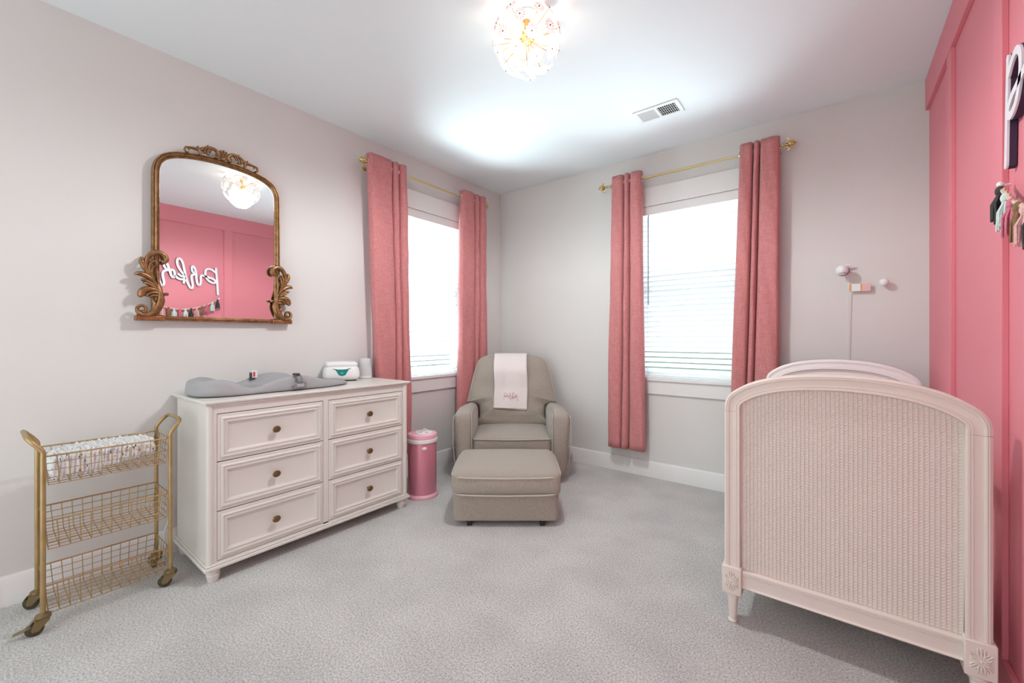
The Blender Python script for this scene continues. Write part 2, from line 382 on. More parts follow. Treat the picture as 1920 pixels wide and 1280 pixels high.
def blind(label, loc, rotz, wand):
    t = thing('window_blind', label, 'blind', loc, rotz, 'white slatted blinds in the windows')
    MB().box(-0.438, 0.438, 0.005, 0.055, 2.252, 2.286).obj('headrail', 'blind_white', t)
    MB().box(-0.44, 0.44, -0.008, 0.004, 2.228, 2.299).obj('valance', 'trim_white', t, bevel=0.003)
    n = 5; hw = 0.0255; tilt = math.radians(41)
    rows = []
    for i in range(n):
        a = -1 + 2 * i / (n - 1); y = a * hw; z = 0.0035 * (1 - a * a)
        rows.append((y, z))
    up = [(y * math.cos(tilt) + z * math.sin(tilt), -y * math.sin(tilt) + z * math.cos(tilt)) for y, z in rows]
    loop = [(y, z + 0.0013) for y, z in up] + [(y, z - 0.0013) for y, z in reversed(up)]
    s0 = MB().quad_grid([[(x, y, z) for y, z in loop] for x in (-0.436, 0.436)], True, False, True, True).obj('slat', 'blind_white', t)
    zs = [2.215 - 0.0435 * k for k in range(31)]
    s0.location = (0, 0.03, zs[0])
    for z in zs[1:]: copy_part(s0, t, (0, 0.03, z))
    MB().box(-0.437, 0.437, 0.008, 0.054, 0.847, 0.864).obj('bottom_rail', 'blind_white', t, bevel=0.004)
    for x in (-0.33, 0.0, 0.33):
        MB().tube([(x, 0.003, 0.87), (x, 0.003, 2.26)], 0.0012, 5).obj('ladder_cord', 'cord_white', t)
    MB().tube([(wand, -0.014, 1.46), (wand, -0.014, 2.20), (wand, 0.0, 2.245)], [0.0045, 0.0045, 0.003], 8).obj('wand', 'wand_grey', t)
    return t
blind('white slatted window blind between the curtains beside the armchair and dresser', (0, W1C, 0), PI / 2, -0.36)
blind('white slatted window blind with hanging wand on the wall behind the crib', (W2C, 0, 0), 0, -0.318)

# ---- curtains and rods (local: x along wall, -y into the room)
ROD_OFF, ROD_Z = 0.105, 2.512
def rod(label, loc, rotz, x0, x1):
    t = thing('curtain_rod', label, 'curtain rod', loc, rotz, 'brass curtain rods over the windows')
    xm = x0 + (x1 - x0) * 0.62
    MB().tube([(x0, -ROD_OFF, ROD_Z), (xm, -ROD_OFF, ROD_Z)], 0.0085, 10).obj('pole', 'rod_brass', t)
    MB().tube([(xm - 0.02, -ROD_OFF, ROD_Z), (x1, -ROD_OFF, ROD_Z)], 0.007, 10).obj('pole', 'rod_brass', t)
    for s, x in ((-1, x0), (1, x1)):
        f = MB().lathe([(0.004, 0), (0.012, 0.004), (0.012, 0.010), (0.006, 0.014), (0.006, 0.020), (0.014, 0.026), (0.008, 0.032), (0.020, 0.042), (0.022, 0.052), (0.014, 0.068), (0.005, 0.084), (0.001, 0.09)], seg=12, axis='x')
        f.v = [(x + s * p[0], p[1] - ROD_OFF, p[2] + ROD_Z) for p in f.v]
        f = f.obj('finial', 'rod_brass', t)
        for k in range(4):
            a = k * PI / 2 + 0.4; ca, sa = math.cos(a), math.sin(a)
            pts = [(0.030, 0.012), (0.045, 0.027), (0.040, 0.036), (0.030, 0.036), (0.027, 0.029), (0.033, 0.026)]
            MB().tube(smooth_path([(x + s * px, -ROD_OFF + pr * ca, ROD_Z + pr * sa) for px, pr in pts], 4), 0.0035, 6).obj('scroll', 'rod_brass', f)
            MB().tube([(x + s * 0.052, -ROD_OFF + 0.018 * ca, ROD_Z + 0.018 * sa), (x + s * 0.068, -ROD_OFF + 0.017 * ca, ROD_Z + 0.017 * sa), (x + s * 0.082, -ROD_OFF + 0.006 * ca, ROD_Z + 0.006 * sa)], [0.004, 0.005, 0.002], 6).obj('leaf', 'rod_brass', f)
        xb = x - s * 0.03
        MB().tube([(xb, -0.001, ROD_Z - 0.012), (xb, -ROD_OFF + 0.004, ROD_Z - 0.012)], 0.005, 8).lathe([(0.02, -0.004), (0.02, -0.0005)], (xb, 0, ROD_Z - 0.012), 14, 'y').obj('bracket', 'rod_brass', t)
    return t
rod('brass curtain rod with leafy finials over the window beside the dresser', (0, 0, 0), PI / 2, -1.70, -0.41)
rod('brass curtain rod with leafy finials over the window behind the crib', (0, 0, 0), 0, 1.305, 2.60)
def curtain(label, rotz, xt, xb, lobes, zb=0.235, zt=2.575, A=0.045, seed=1):
    t = thing('curtain', label, 'curtain', (0, 0, 0), rotz, 'pink grommet curtain panels')
    rnd = random.Random(seed); NV = 44; ph2 = rnd.random() * 6; sec = []; gap = 0.012; tot = sum(lobes) + gap * (len(lobes) - 1); u = 0.0
    for i, wl in enumerate(lobes):            # plan of the folds: broad fronts, deep narrow returns
        w_ = wl / tot; g_ = gap / tot; e = min(0.05, 0.22 * w_)
        if i > 0: sec += [(u - g_ * 0.2, 0.92), (u, 0.5)]
        else: sec += [(u + e * 1.3, 0.85), (u + e * 0.3, 0.5)]
        sec += [(u - 0.2 * e, 0.0), (u + 0.1 * e, -0.5), (u + e, -0.88), (u + 0.5 * w_, -1.0), (u + w_ - e, -0.88), (u + w_ - 0.1 * e, -0.5), (u + w_ + 0.2 * e, 0.0)]
        sec += [(u + w_, 0.5), (u + w_ + g_ * 0.2, 0.92)] if i < len(lobes) - 1 else [(u + w_ - e * 0.3, 0.5), (u + w_ - e * 1.3, 0.85)]
        u += w_ + g_
    cs = smooth_path([Vector((a, b, 0)) for a, b in sec], 5); n = len(cs); rows = []
    def pos(k, v):     # k along the section, v from bottom 0 to top 1
        c = cs[k]; a = xb[0] + (xt[0] - xb[0]) * v; b = xb[1] + (xt[1] - xb[1]) * v; wob = 1 - v
        x = a + (b - a) * (c.x + 0.035 * wob * math.sin(6 * c.x + ph2) * c.x * (1 - c.x) * 4) + 0.004 * wob * math.sin(7 * v + ph2 + 5 * c.x)
        y = -ROD_OFF + A * c.y * (1 + 0.12 * wob * math.sin(5 * c.x + ph2)) + 0.006 * math.sin(11 * v + 8 * c.x + ph2) * (0.25 + wob)
        y += 0.0026 * math.sin(29 * v + 23 * c.x + 2 * math.sin(9 * v)) * (1 if c.y < -0.4 else 0)
        return Vector((x, min(y, -0.045), zb + (zt - zb) * v))
    for i in range(NV + 1): rows.append([pos(k, i / NV) for k in range(n)])
    MB().quad_grid(rows).obj('cloth', 'curtain_linen', t, solid=0.003, angle=80)
    vr = (ROD_Z - zb) / (zt - zb)
    for k in range(1, n - 1):
        if cs[k].y * cs[k - 1].y < 0 or abs(cs[k].y) < 1e-9:
            p = pos(k, vr); d = pos(k + 1, vr) - pos(k - 1, vr); d.z = 0; d.normalize()
            MB().tube([p + (d * math.cos(q) + UP * math.sin(q)) * 0.0205 for q in [2 * PI * i / 20 for i in range(20)]], 0.0048, 6, closed=True).obj('grommet', 'steel_ring', t)
    return t
curtain('long pink linen curtain panel hanging beside the dresser end', PI / 2, (-1.715, -1.365), (-1.615, -1.315), (0.20, 0.055, 0.075), seed=1)
curtain('long pink linen curtain panel hanging behind the beige armchair', PI / 2, (-0.72, -0.395), (-0.765, -0.36), (0.16, 0.06, 0.09), seed=2)
curtain('pink linen curtain panel hanging free over bare wall between armchair and window', 0, (1.36, 1.615), (1.315, 1.64), (0.125, 0.05, 0.11), seed=3)
curtain('pink linen curtain panel whose lower end is hidden behind the crib', 0, (2.35, 2.59), (2.275, 2.575), (0.10, 0.04, 0.14), seed=4)

# ================================================================== MIRROR (built in room coordinates about its own centre)
YC = -2.634
MX = 0.006
mr = thing('wall_mirror', 'arched wall mirror with carved bronze gold frame above the dresser', 'mirror', (MX + 0.012, YC, 1.28), 0.017)
def mloc(px, py, X=0.04): p = on_x(px, py, X); return Vector((0, p.y - YC, p.z - 1.28))
half = [(0.306, 0.02), (0.306, 0.77), (0.303, 0.815), (0.287, 0.858), (0.25, 0.893), (0.18, 0.918), (0.09, 0.932), (0.0, 0.936)]
top = smooth_path([Vector((0.02, a, b)) for a, b in half[1:]] + [Vector((0.02, -a, b)) for a, b in reversed(half[1:-1])], 7)
path = [Vector((0.02, 0.306, 0.0))] + [Vector((0.02, 0.306, 0.4))] + top + [Vector((0.02, -0.306, 0.4)), Vector((0.02, -0.306, 0.0))]
fp = [(-0.017, -0.018), (-0.017, 0.004), (-0.0145, 0.009), (-0.0105, 0.009), (-0.0085, 0.005), (-0.006, 0.012), (0.0, 0.016), (0.005, 0.012), (0.0075, 0.006), (0.010, 0.008), (0.0135, 0.006), (0.016, -0.001), (0.016, -0.018)]
MB().sweep(path, fp, (1, 0, 0)).obj('frame', 'gold_frame', mr, angle=50)
MB().box(0.004, 0.030, -0.36, 0.36, -0.004, 0.022).box(0.030, 0.036, -0.32, 0.32, 0.006, 0.016).obj('bottom_rail', 'gold_frame', mr, bevel=0.003)
gl = [(p.y * 0.965, p.z) for p in path]
MB().prism(gl, 0.008, 0.016, lambda a, b, d: (d, a, b)).obj('glass', 'mirror_glass', mr, smooth=False)
LEFT = [
 ([(300, 560), (255, 470), (245, 370), (270, 280), (330, 215), (410, 190), (490, 212), (540, 262), (548, 312), (512, 338), (482, 312)], [22, 34, 44, 52, 56, 58, 58, 60, 56, 46, 30]),
 ([(360, 600), (310, 500), (295, 420), (315, 355), (360, 325), (405, 335), (412, 372)], [18, 28, 34, 36, 34, 30, 20]),
 ([(400, 640), (350, 540), (335, 470), (350, 415), (385, 400)], [14, 24, 28, 26, 18]),
 ([(360, 590), (290, 500), (225, 410), (188, 330), (185, 262)], [14, 34, 52, 56, 26]),
 ([(455, 740), (380, 640), (290, 560), (190, 512), (120, 505), (78, 520)], [16, 40, 58, 62, 46, 12]),
 ([(450, 750), (360, 670), (270, 620), (205, 600), (175, 600)], [14, 30, 34, 28, 34]),
 ([(455, 790), (380, 715), (300, 670), (240, 645), (222, 655)], [14, 30, 36, 34, 40]),
 ([(470, 820), (390, 755), (300, 735), (215, 760), (180, 820), (200, 850)], [18, 48, 66, 80, 74, 40]),
 ([(475, 850), (410, 795), (335, 790), (270, 820), (255, 850)], [14, 34, 40, 40, 24]),
 ([(470, 880), (420, 840), (350, 835), (300, 860)], [12, 30, 34, 22]),
 ([(400, 640), (450, 740), (470, 860), (450, 980), (385, 1070), (290, 1118), (195, 1118), (130, 1075), (122, 1020), (165, 985), (225, 990), (252, 1035), (235, 1075), (198, 1078), (185, 1050)], [14, 40, 66, 82, 78, 62, 50, 42, 36, 32, 30, 30, 30, 30, 30]),
 ([(345, 900), (375, 960), (360, 1030), (300, 1090)], [14, 40, 34, 14]),
 ([(420, 470), (428, 600), (465, 720), (495, 840), (510, 920), (480, 1010), (420, 1085)], [26, 28, 30, 34, 36, 30, 16]),
 ([(480, 862), (520, 828), (560, 812), (585, 820)], [22, 26, 34, 34]),
]
MPZ = 1 / 8 * 0.0031      # metres across for one zoomed pixel at the mirror
def ornament(name, sgn):
    g = None
    for pts, wd in LEFT:
        q = [mloc(240 + a / 8, 450 + b / 8) for a, b in pts]
        q = [Vector((0.036, (p.y if sgn < 0 else -p.y), p.z)) for p in q]
        m = MB().stroke(smooth_path(q, 5), [x * MPZ * 1.2 for x in lerp_list(wd, 5)], (1, 0, 0), 0.020)
        o = m.obj('scroll_leaf' if g else name, 'gold_frame', g or mr, angle=60)
        if g is None: g = o
    y0, y1 = (-0.392, -0.272) if sgn < 0 else (0.272, 0.392)
    MB().box(0.002, 0.046, y0, y1, -0.006, 0.020).box(0.002, 0.04, y0 + 0.006, y1 - 0.006, 0.020, 0.026).obj('plinth', 'gold_frame', mr, bevel=0.004)
ornament('acanthus', -1); ornament('acanthus', 1)
CREST = [
 ([(250, 260), (222, 215), (175, 190), (142, 230), (160, 285), (225, 312)], [22, 26, 30, 30, 26, 16]),
 ([(190, 190), (290, 208), (400, 235), (500, 250), (560, 240)], [22, 36, 46, 56, 40]),
 ([(430, 255), (550, 218), (680, 208), (800, 245), (880, 315), (905, 385), (865, 432), (828, 405)], [20, 34, 46, 52, 50, 44, 38, 26]),
 ([(470, 255), (485, 320), (492, 380)], [64, 46, 10]),
 ([(640, 215), (590, 265), (575, 310), (620, 330)], [20, 30, 30, 18]),
 ([(720, 225), (660, 270), (645, 330), (690, 378)], [22, 34, 36, 18]),
 ([(780, 260), (720, 290), (715, 330)], [18, 28, 20]),
 ([(690, 205), (655, 190), (660, 160)], [16, 20, 26]), ([(460, 225), (425, 195), (440, 178)], [16, 18, 22]), ([(380, 225), (350, 195)], [16, 22]),
]
g = None
cpx = 330 + 1015 / 12
cy0 = mloc(cpx, 290).y
for sgn in (-1, 1):
    for pts, wd in CREST:
        q = [mloc(330 + a / 12, 260 + b / 12, 0.04) for a, b in pts]
        q = [Vector((0.034, (p.y - cy0) * (1 if sgn < 0 else -1), p.z)) for p in q]
        m = MB().stroke(smooth_path(q, 4), [x / 12 * 0.0031 * 1.4 for x in lerp_list(wd, 4)], (1, 0, 0), 0.018)
        o = m.obj('scroll_leaf' if g else 'crest', 'gold_frame', g or mr, angle=60)
        if g is None: g = o
for k in range(9):
    a = math.radians(-62 + 124 * k / 8); r0, r1 = 0.012, 0.058 - 0.010 * abs(k - 4) / 4
    pts = [Vector((0.036, math.sin(a) * r, 0.947 + math.cos(a) * r)) for r in (r0, r0 + (r1 - r0) * 0.5, r1 - 0.003, r1)]
    MB().stroke(pts, [0.004, 0.009, 0.011, 0.006], (1, 0, 0), 0.018).obj('shell_rib', 'gold_frame', g, angle=60)
MB().ball((0.045, 0.0, 0.952), 0.010, 10, 6, (0.8, 1, 1)).obj('shell_boss', 'gold_frame', g)

# ================================================================== DRESSER (local: x out from wall, y along wall)
dr = thing('dresser', 'white six-drawer dresser with bronze knobs standing under the mirror', 'dresser', (0.03, -2.262, 0))
m = MB().box(0.0, 0.47, -0.583, 0.583, 0.09, 0.856)
m.box(0.47, 0.494, -0.583, -0.546, 0.09, 0.856).box(0.47, 0.494, 0.551, 0.583, 0.09, 0.856).box(0.47, 0.494, -0.014, 0.017, 0.09, 0.856)
m.box(0.47, 0.494, -0.546, -0.014, 0.816, 0.856).box(0.47, 0.494, 0.017, 0.551, 0.816, 0.856).box(0.47, 0.494, -0.546, 0.551, 0.088, 0.099)
m.obj('carcass', 'dresser_white', dr, smooth=False)
for y in (-0.583, 0.583):
    MB().lathe([(0.016, 0.09), (0.016, 0.856)], (0.486, y * 0.985, 0), 14).obj('corner_post', 'dresser_white', dr)
MB().box(-0.02, 0.515, -0.603, 0.603, 0.866, 0.880).box(-0.012, 0.506, -0.595, 0.595, 0.856, 0.866).obj('top', 'dresser_white', dr, bevel=0.004)
MB().box(-0.012, 0.512, -0.602, 0.602, 0.066, 0.082).box(-0.006, 0.505, -0.594, 0.594, 0.082, 0.092).obj('base_moulding', 'dresser_white', dr, bevel=0.004)
for x in (0.035, 0.470):
    for y in (-0.555, 0.555):
        MB().lathe([(0.033, 0.067), (0.033, 0.056), (0.029, 0.053), (0.031, 0.046), (0.027, 0.042), (0.030, 0.036), (0.023, 0.004), (0.021, 0.0)], (x, y, 0), 16).obj('leg', 'dresser_white', dr)
def ring_panel(mb, w, h, prof):
    rows = []
    for ins, dep in prof:
        a, b = w / 2 - ins, h / 2 - ins; rows.append([(dep, -a, -b), (dep, a, -b), (dep, a, b), (dep, -a, b)])
    return mb.quad_grid(rows, True, False, True, True)
DPROF = [(0, -0.02), (0, 0.001), (0.0015, 0.0025), (0.014, 0.0025), (0.016, 0.008), (0.020, 0.0105), (0.026, 0.009), (0.028, 0.005), (0.034, 0.005), (0.036, 0.008), (0.041, 0.0065), (0.043, 0.001), (0.050, -0.003), (0.052, -0.004)]
knob_me = None; front_me = {}
for (ya, yb) in ((-0.544, -0.016), (0.019, 0.549)):
    for (za, zb) in ((0.583, 0.812), (0.342, 0.578), (0.102, 0.337)):
        d = ring_panel(MB(), yb - ya, zb - za, DPROF).obj('drawer', 'dresser_white', dr, angle=30)
        d.location = (0.493, (ya + yb) / 2, (za + zb) / 2)
        k = MB().lathe([(0.006, -0.006), (0.006, 0.012), (0.010, 0.015), (0.0165, 0.018), (0.018, 0.022), (0.015, 0.027), (0.010, 0.0285), (0.009, 0.030), (0.001, 0.031)], seg=16, axis='x')
        k.v = [(x, y * 1.15, z) for x, y, z in k.v]
        k.obj('knob', 'bronze_knob', d, label='round bronze knob')

# ---- things on the dresser
TOPZ = 0.8805
cp = thing('changing_pad', 'grey peanut-shaped foam changing pad lying on the dresser', 'changing pad', (0.270, -2.435, TOPZ), 0.02)
def pad_rim(s): return interp([-1.0, -0.85, -0.45, -0.02, 0.18, 0.6, 1.0], [0.086, 0.092, 0.034, 0.090, 0.090, 0.046, 0.022], s)
rows = []; NT = 72
for fr, mode in ((1.0, 'bot'), (1.02, 'low'), (0.99, 'up'), (0.955, 'rim'), (0.90, 'rim2'), (0.80, 'in'), (0.62, 'fl'), (0.3, 'fl'), (0.02, 'fl')):
    row = []
    for k in range(NT):
        a = 2 * PI * k / NT; c, s = math.cos(a), math.sin(a)
        Y = math.copysign(abs(c) ** 0.62, c); X = math.copysign(abs(s) ** 0.62, s)
        waist = 1 - 0.10 * math.exp(-((Y + 0.25) / 0.35) ** 2) - 0.10 * max(0, Y) ** 3
        x = 0.185 * X * waist * fr; y = 0.425 * Y * (fr * 0.4 + 0.6 if fr > 0.9 else fr * 0.98)
        if fr < 0.5: y = 0.425 * Y * fr
        hr = pad_rim(Y); fl = 0.018
        z = {'bot': 0.0, 'low': 0.006, 'up': hr * 0.72, 'rim': hr * 0.97, 'rim2': hr, 'in': fl + (hr - fl) * 0.62, 'fl': fl}[mode]
        row.append((x, y, z))
    rows.append(row)
MB().quad_grid(rows, True, False, True, True).obj('foam', 'pad_grey', cp, angle=80, subsurf=1)
b = MB().box(0.188, 0.198, 0.015, 0.085, 0.012, 0.048).obj('buckle', 'buckle_grey', cp, bevel=0.004)
MB().box(0.196, 0.202, 0.028, 0.072, 0.020, 0.040).obj('buckle_slot', 'pad_grey', b, bevel=0.003)
sm = MB().quad_grid([[(x, y, z) for y in (0.035, 0.063)] for x, z in ((0.200, 0.045), (0.193, 0.072), (0.172, 0.0895), (0.145, 0.086))])
sm.obj('strap', 'buckle_grey', cp, solid=0.003)
MB().box(0.150, 0.186, 0.026, 0.056, 0.088, 0.099).obj('strap_clip', 'strap_black', cp, bevel=0.003)
MB().box(-0.146, -0.122, -0.085, -0.079, 0.050, 0.096).obj('strap', 'strap_black', cp, bevel=0.001)
t2 = MB().box(-0.150, -0.118, -0.0785, -0.050, 0.066, 0.106).obj('care_tag', 'plastic_white', cp, bevel=0.001)
MB().box(-0.1178, -0.1168, -0.074, -0.064, 0.072, 0.100).obj('tag_print', 'tag_red', t2)

wp = thing('wipes_dispenser', 'rounded white wipes dispenser with teal window on the dresser', 'dispenser', (0.125, -1.935, TOPZ), -0.45)
def wdef(v):
    k = 1 - 0.18 * max(0, (v.z - 0.05) / 0.075); return Vector((v.x * k, v.y * (1 - 0.10 * max(0, (v.z - 0.05) / 0.075)), v.z))
weld(soft_box(MB(), -0.075, 0.075, -0.105, 0.105, 0.004, 0.108, 0.03, 12, (0.006, 0.006, 0.0), wdef).obj('body', 'plastic_white', wp))
weld(soft_box(MB(), -0.066, 0.066, -0.094, 0.094, 0.088, 0.126, 0.018, 12, (0, 0, 0.004)).obj('lid', 'plastic_white', wp))
MB().box(-0.06, 0.06, -0.085, 0.085, 0.0, 0.005).obj('base_pad', 'black_rubber', wp)
wp.scale = (1.08, 1.1, 1.06)
tw = [(-0.058, 0.086), (-0.03, 0.080), (0.0, 0.0785), (0.03, 0.080), (0.058, 0.088), (0.040, 0.076), (0.030, 0.058), (0.021, 0.042), (0.0, 0.035), (-0.021, 0.042), (-0.030, 0.058), (-0.040, 0.076)]
MB().prism(tw, 0.0, 0.006, lambda a, b, d: (0.0755 + d - max(0, b - 0.05) * 0.17, a * 0.95, b)).obj('window', 'teal_window', wp, bevel=0.001, label='teal translucent window')
sp = thing('sound_machine', 'small plain white tapered cylinder standing beside the wipes dispenser', 'speaker', (0.105, -1.735, TOPZ))
MB().lathe([(0.046, 0.0), (0.051, 0.004), (0.052, 0.018), (0.0518, 0.020)], seg=28).obj('foot', 'plastic_white', sp)
MB().lathe([(0.0515, 0.020), (0.050, 0.05), (0.046, 0.10), (0.0425, 0.142), (0.040, 0.147), (0.02, 0.148), (0.0001, 0.148)], seg=28).obj('shell', 'fabric_grey_speaker', sp)
cw = thing('power_cord', 'white power cord hanging behind the dresser near the cart', 'cord', (0.02, -2.88, 0))
MB().tube(smooth_path([(0.004, 0.004, 0.30), (0.006, 0.0, 0.20), (0.008, -0.020, 0.13), (0.012, -0.016, 0.05), (0.02, -0.006, 0.014), (0.035, 0.0, 0.006)], 6), 0.004, 8).obj('cable', 'cord_white', cw)

# ================================================================== CART (local: x out from wall, y along wall)
ct = thing('rolling_cart', 'three-tier brass wire rolling cart with curved handles beside the dresser', 'cart', (0.257, -3.158, 0))
HX, HY = 0.127, 0.203
for sx in (-1, 1):
    for sy in (-1, 1):
        MB().tube([(sx * HX, sy * HY, 0.078), (sx * HX, sy * HY, 0.715)], 0.0085, 10).obj('post', 'cart_brass', ct)
for sy in (-1, 1):
    hp = [(HX, sy * HY, 0.70), (HX, sy * HY, 0.725), (HX * 0.98, sy * (HY + 0.013), 0.748), (HX * 0.93, sy * (HY + 0.030), 0.770), (HX * 0.78, sy * (HY + 0.041), 0.785), (HX * 0.4, sy * (HY + 0.043), 0.789)]
    hp = hp + [(-x, y, z) for x, y, z in reversed(hp)]
    MB().tube(smooth_path(hp, 5), 0.0085, 10).obj('handle', 'cart_brass', ct)
def wire_basket(zb, zt):
    g = MB().tube([(HX - 0.006, -HY + 0.004, zt), (HX - 0.006, HY - 0.004, zt), (-HX + 0.006, HY - 0.004, zt), (-HX + 0.006, -HY + 0.004, zt)], 0.0036, 6, True).obj('basket', 'cart_brass', ct)
    r = 0.0017; m = MB(); x1 = HX - 0.006; y1 = HY - 0.006; xb = x1 - 0.006; yb = y1 - 0.010
    ny, nx, nz = 13, 7, 4
    for i in range(1, nz + 1):
        f = i / nz; z = zt - (zt - zb) * f; a = x1 + (xb - x1) * f; b = y1 + (yb - y1) * f
        m.tube([(a, -b, z), (a, b, z), (-a, b, z), (-a, -b, z)], r, 5, True)
    for i in range(ny):
        y = -yb + 2 * yb * i / (ny - 1); yt = y * y1 / yb
        m.tube([(x1, yt, zt), (xb, y, zb), (-xb, y, zb), (-x1, yt, zt)], r, 5)
    for i in range(nx):
        x = -xb + 2 * xb * i / (nx - 1); xt = x * x1 / xb
        m.tube([(xt, -y1, zt), (x, -yb, zb), (x, yb, zb), (xt, y1, zt)], r, 5)
    m.obj('wire_mesh', 'cart_brass', g)
for zb, zt in ((0.588, 0.706), (0.326, 0.443), (0.068, 0.183)): wire_basket(zb, zt)
def caster(x, y, ang, lever):
    c = MB().lathe([(0.021, 0.066), (0.024, 0.069), (0.023, 0.076), (0.012, 0.082), (0.009, 0.084)], (x, y, 0), 18).obj('caster', 'caster_brass', ct)
    M = Matrix.Translation((x, y, 0)) @ Matrix.Rotation(ang, 4, 'Z')
    f = MB()
    out = [(-0.018, 0.068), (0.022, 0.068), (0.022, 0.056), (-0.008, 0.020), (-0.026, 0.018), (-0.030, 0.028), (-0.024, 0.046)]
    for s in (-1, 1): f.prism(out, s * 0.013, s * 0.0165, lambda a, b, d: tuple(M @ Vector((a, d, b))))
    f.prism([(-0.02, 0.070), (0.022, 0.070), (0.022, 0.064), (-0.024, 0.060), (-0.036, 0.044), (-0.038, 0.048), (-0.028, 0.062)], -0.0165, 0.0165, lambda a, b, d: tuple(M @ Vector((a, d, b))))
    f.obj('fork', 'caster_brass', c, bevel=0.001)
    wl = MB().lathe([(0.006, -0.0105), (0.021, -0.0105), (0.0265, -0.007), (0.0265, 0.007), (0.021, 0.0105), (0.006, 0.0105)], (0, 0, 0), 20, 'y')
    wl.v = [tuple(M @ Vector((p[0] - 0.022, p[1], p[2] + 0.0268))) for p in wl.v]; wl.obj('wheel', 'caster_dark', c)
    if lever:
        MB().prism([(-0.030, 0.046), (-0.052, 0.034), (-0.080, 0.026), (-0.080, 0.0235), (-0.050, 0.029), (-0.028, 0.040)], -0.011, 0.011, lambda a, b, d: tuple(M @ Vector((a, d, b)))).obj('brake_lever', 'caster_brass', c, bevel=0.001)
caster(HX, -HY, 1.35, True); caster(-HX, -HY, 0.9, False); caster(HX, HY, 1.0, False); caster(-HX, HY, 0.4, False)
sh = thing('ruffled_sheet', 'crumpled white printed cotton cloth lying in the top cart basket', 'cloth', (0.257, -3.158, 0.5905))
rows = []; NL, NA = 150, 48; rnd = random.Random(11); phs = [rnd.random() * 6.28 for _ in range(12)]
for i in range(NL + 1):
    s = i / NL; y = -0.183 + 0.345 * s
    bot = interp([0, 0.42, 0.5, 0.8, 0.86, 1.0], [0.001, 0.001, 0.020, 0.034, 0.050, 0.050], s); topz = interp([0, 0.3, 0.6, 1.0], [0.100, 0.118, 0.118, 0.110], s)
    hw = 0.105; end = min(1, (s / 0.03) ** 0.5 if s < 0.03 else 1, ((1 - s) / 0.03) ** 0.5 if s > 0.97 else 1); end = max(end, 0.02)
    row = []
    for k in range(NA):
        a = 2 * PI * k / NA; c, sn = math.cos(a), math.sin(a)
        X = math.copysign(abs(c) ** 0.5, c); Z = math.copysign(abs(sn) ** 0.5, sn)
        pl = 0.0055 * math.sin(s * 150 + 2 * math.sin(a * 2 + phs[0]) + phs[1]) + 0.004 * math.sin(s * 61 + a * 5 + phs[2]) + 0.003 * math.sin(a * 11 + s * 30 + phs[3])
        x = (hw + pl) * X * end; zc = (bot + topz) / 2; z = zc + ((topz - bot) / 2 + (pl if sn > 0 else -abs(pl) * 0.2)) * Z * end
        row.append((max(-0.108, min(0.108, x)), y, max(0.0012, z)))
    rows.append(row)
MB().quad_grid(rows, True, False, True, True).obj('cloth', 'printed_cotton', sh, angle=80)

# ================================================================== ARMCHAIR AND OTTOMAN (local: x sideways, y away from viewer)
def seat_pos(D, L): p = CAM + FW * D + RT * L; return (p.x, p.y, 0)
D0 = 3.70
ch = thing('armchair', 'beige upholstered glider armchair standing in the corner', 'armchair', seat_pos(D0, 0.0), YAW)
def cbox(name, L0, L1, Da, Db, z0, z1, r, puff=(0, 0, 0), deform=None, n=12, root=None, d0=D0, m='greige_linen'):
    return weld(soft_box(MB(), L0, L1, Da - d0, Db - d0, z0, z1, r, n, puff, deform).obj(name, m, root or ch))
cbox('base', -0.335, 0.335, 3.40, 3.93, 0.05, 0.29, 0.02)
cbox('seat_cushion', -0.315, 0.315, 3.345, 3.93, 0.255, 0.385, 0.03, (0, 0.012, 0.022))
pp = [(-0.312, 3.352), (-0.27, 3.338), (0, 3.332), (0.27, 3.338), (0.312, 3.352)]
MB().tube(smooth_path([(a, d - D0, 0.368 - 0.004 * (abs(a) < 0.1)) for a, d in pp], 6), 0.0048, 8).obj('piping', 'greige_piping', ch)
for s in (-1, 1):
    def adef(v, s=s):
        t = (v.z - 0.05) / 0.53; out = s * (v.x - s * 0.385)      # >0 towards the outside
        x = v.x + s * (0.022 * t * (1 if out > 0 else 0.15) - 0.018 * (1 - t) * (1 if out > 0 else 0)) - s * max(0.0, v.y + 0.05) * (0.22 if out > 0 else 0.0)
        dy = v.y + (0.03 * (1 - t) if v.y < -0.3 else 0) * 1.0
        z = v.z - max(0, out) * 0.30 * max(0, t - 0.7) - max(0, (v.y - 0.05)) * 0.03
        return Vector((x, dy, z))
    cbox('arm', min(s * 0.313, s * 0.457), max(s * 0.313, s * 0.457), 3.32, 3.93, 0.045, 0.582, 0.055, (0.008, 0.008, 0.008), adef)
    for xx in (0.322, 0.470):
        pts = [(s * xx * (0.965 if xx > 0.4 else 1), 3.345 - D0 + 0.02, 0.09), (s * xx, 3.326 - D0, 0.33), (s * xx, 3.326 - D0, 0.50), (s * (xx - (0.006 if xx > 0.4 else -0.002)), 3.338 - D0, 0.553), (s * (xx + (-0.012 if xx > 0.4 else 0.004)), 3.42 - D0, 0.576 if xx < 0.4 else 0.552), (s * (xx + (-0.012 if xx > 0.4 else 0.004)), 3.70 - D0, 0.574 if xx < 0.4 else 0.55)]
        MB().tube(smooth_path(pts, 6), 0.004, 6).obj('piping', 'greige_piping', ch)
hw_z = [(0.0, 1.018), (0.12, 1.018), (0.22, 1.010), (0.285, 0.988), (0.325, 0.945), (0.347, 0.88), (0.372, 0.78), (0.398, 0.66), (0.410, 0.60), (0.412, 0.585), (0.335, 0.565), (0.305, 0.54), (0.300, 0.45), (0.295, 0.37)]
outl = [(a, b) for a, b in hw_z] + [(-a, b) for a, b in reversed(hw_z[1:])]
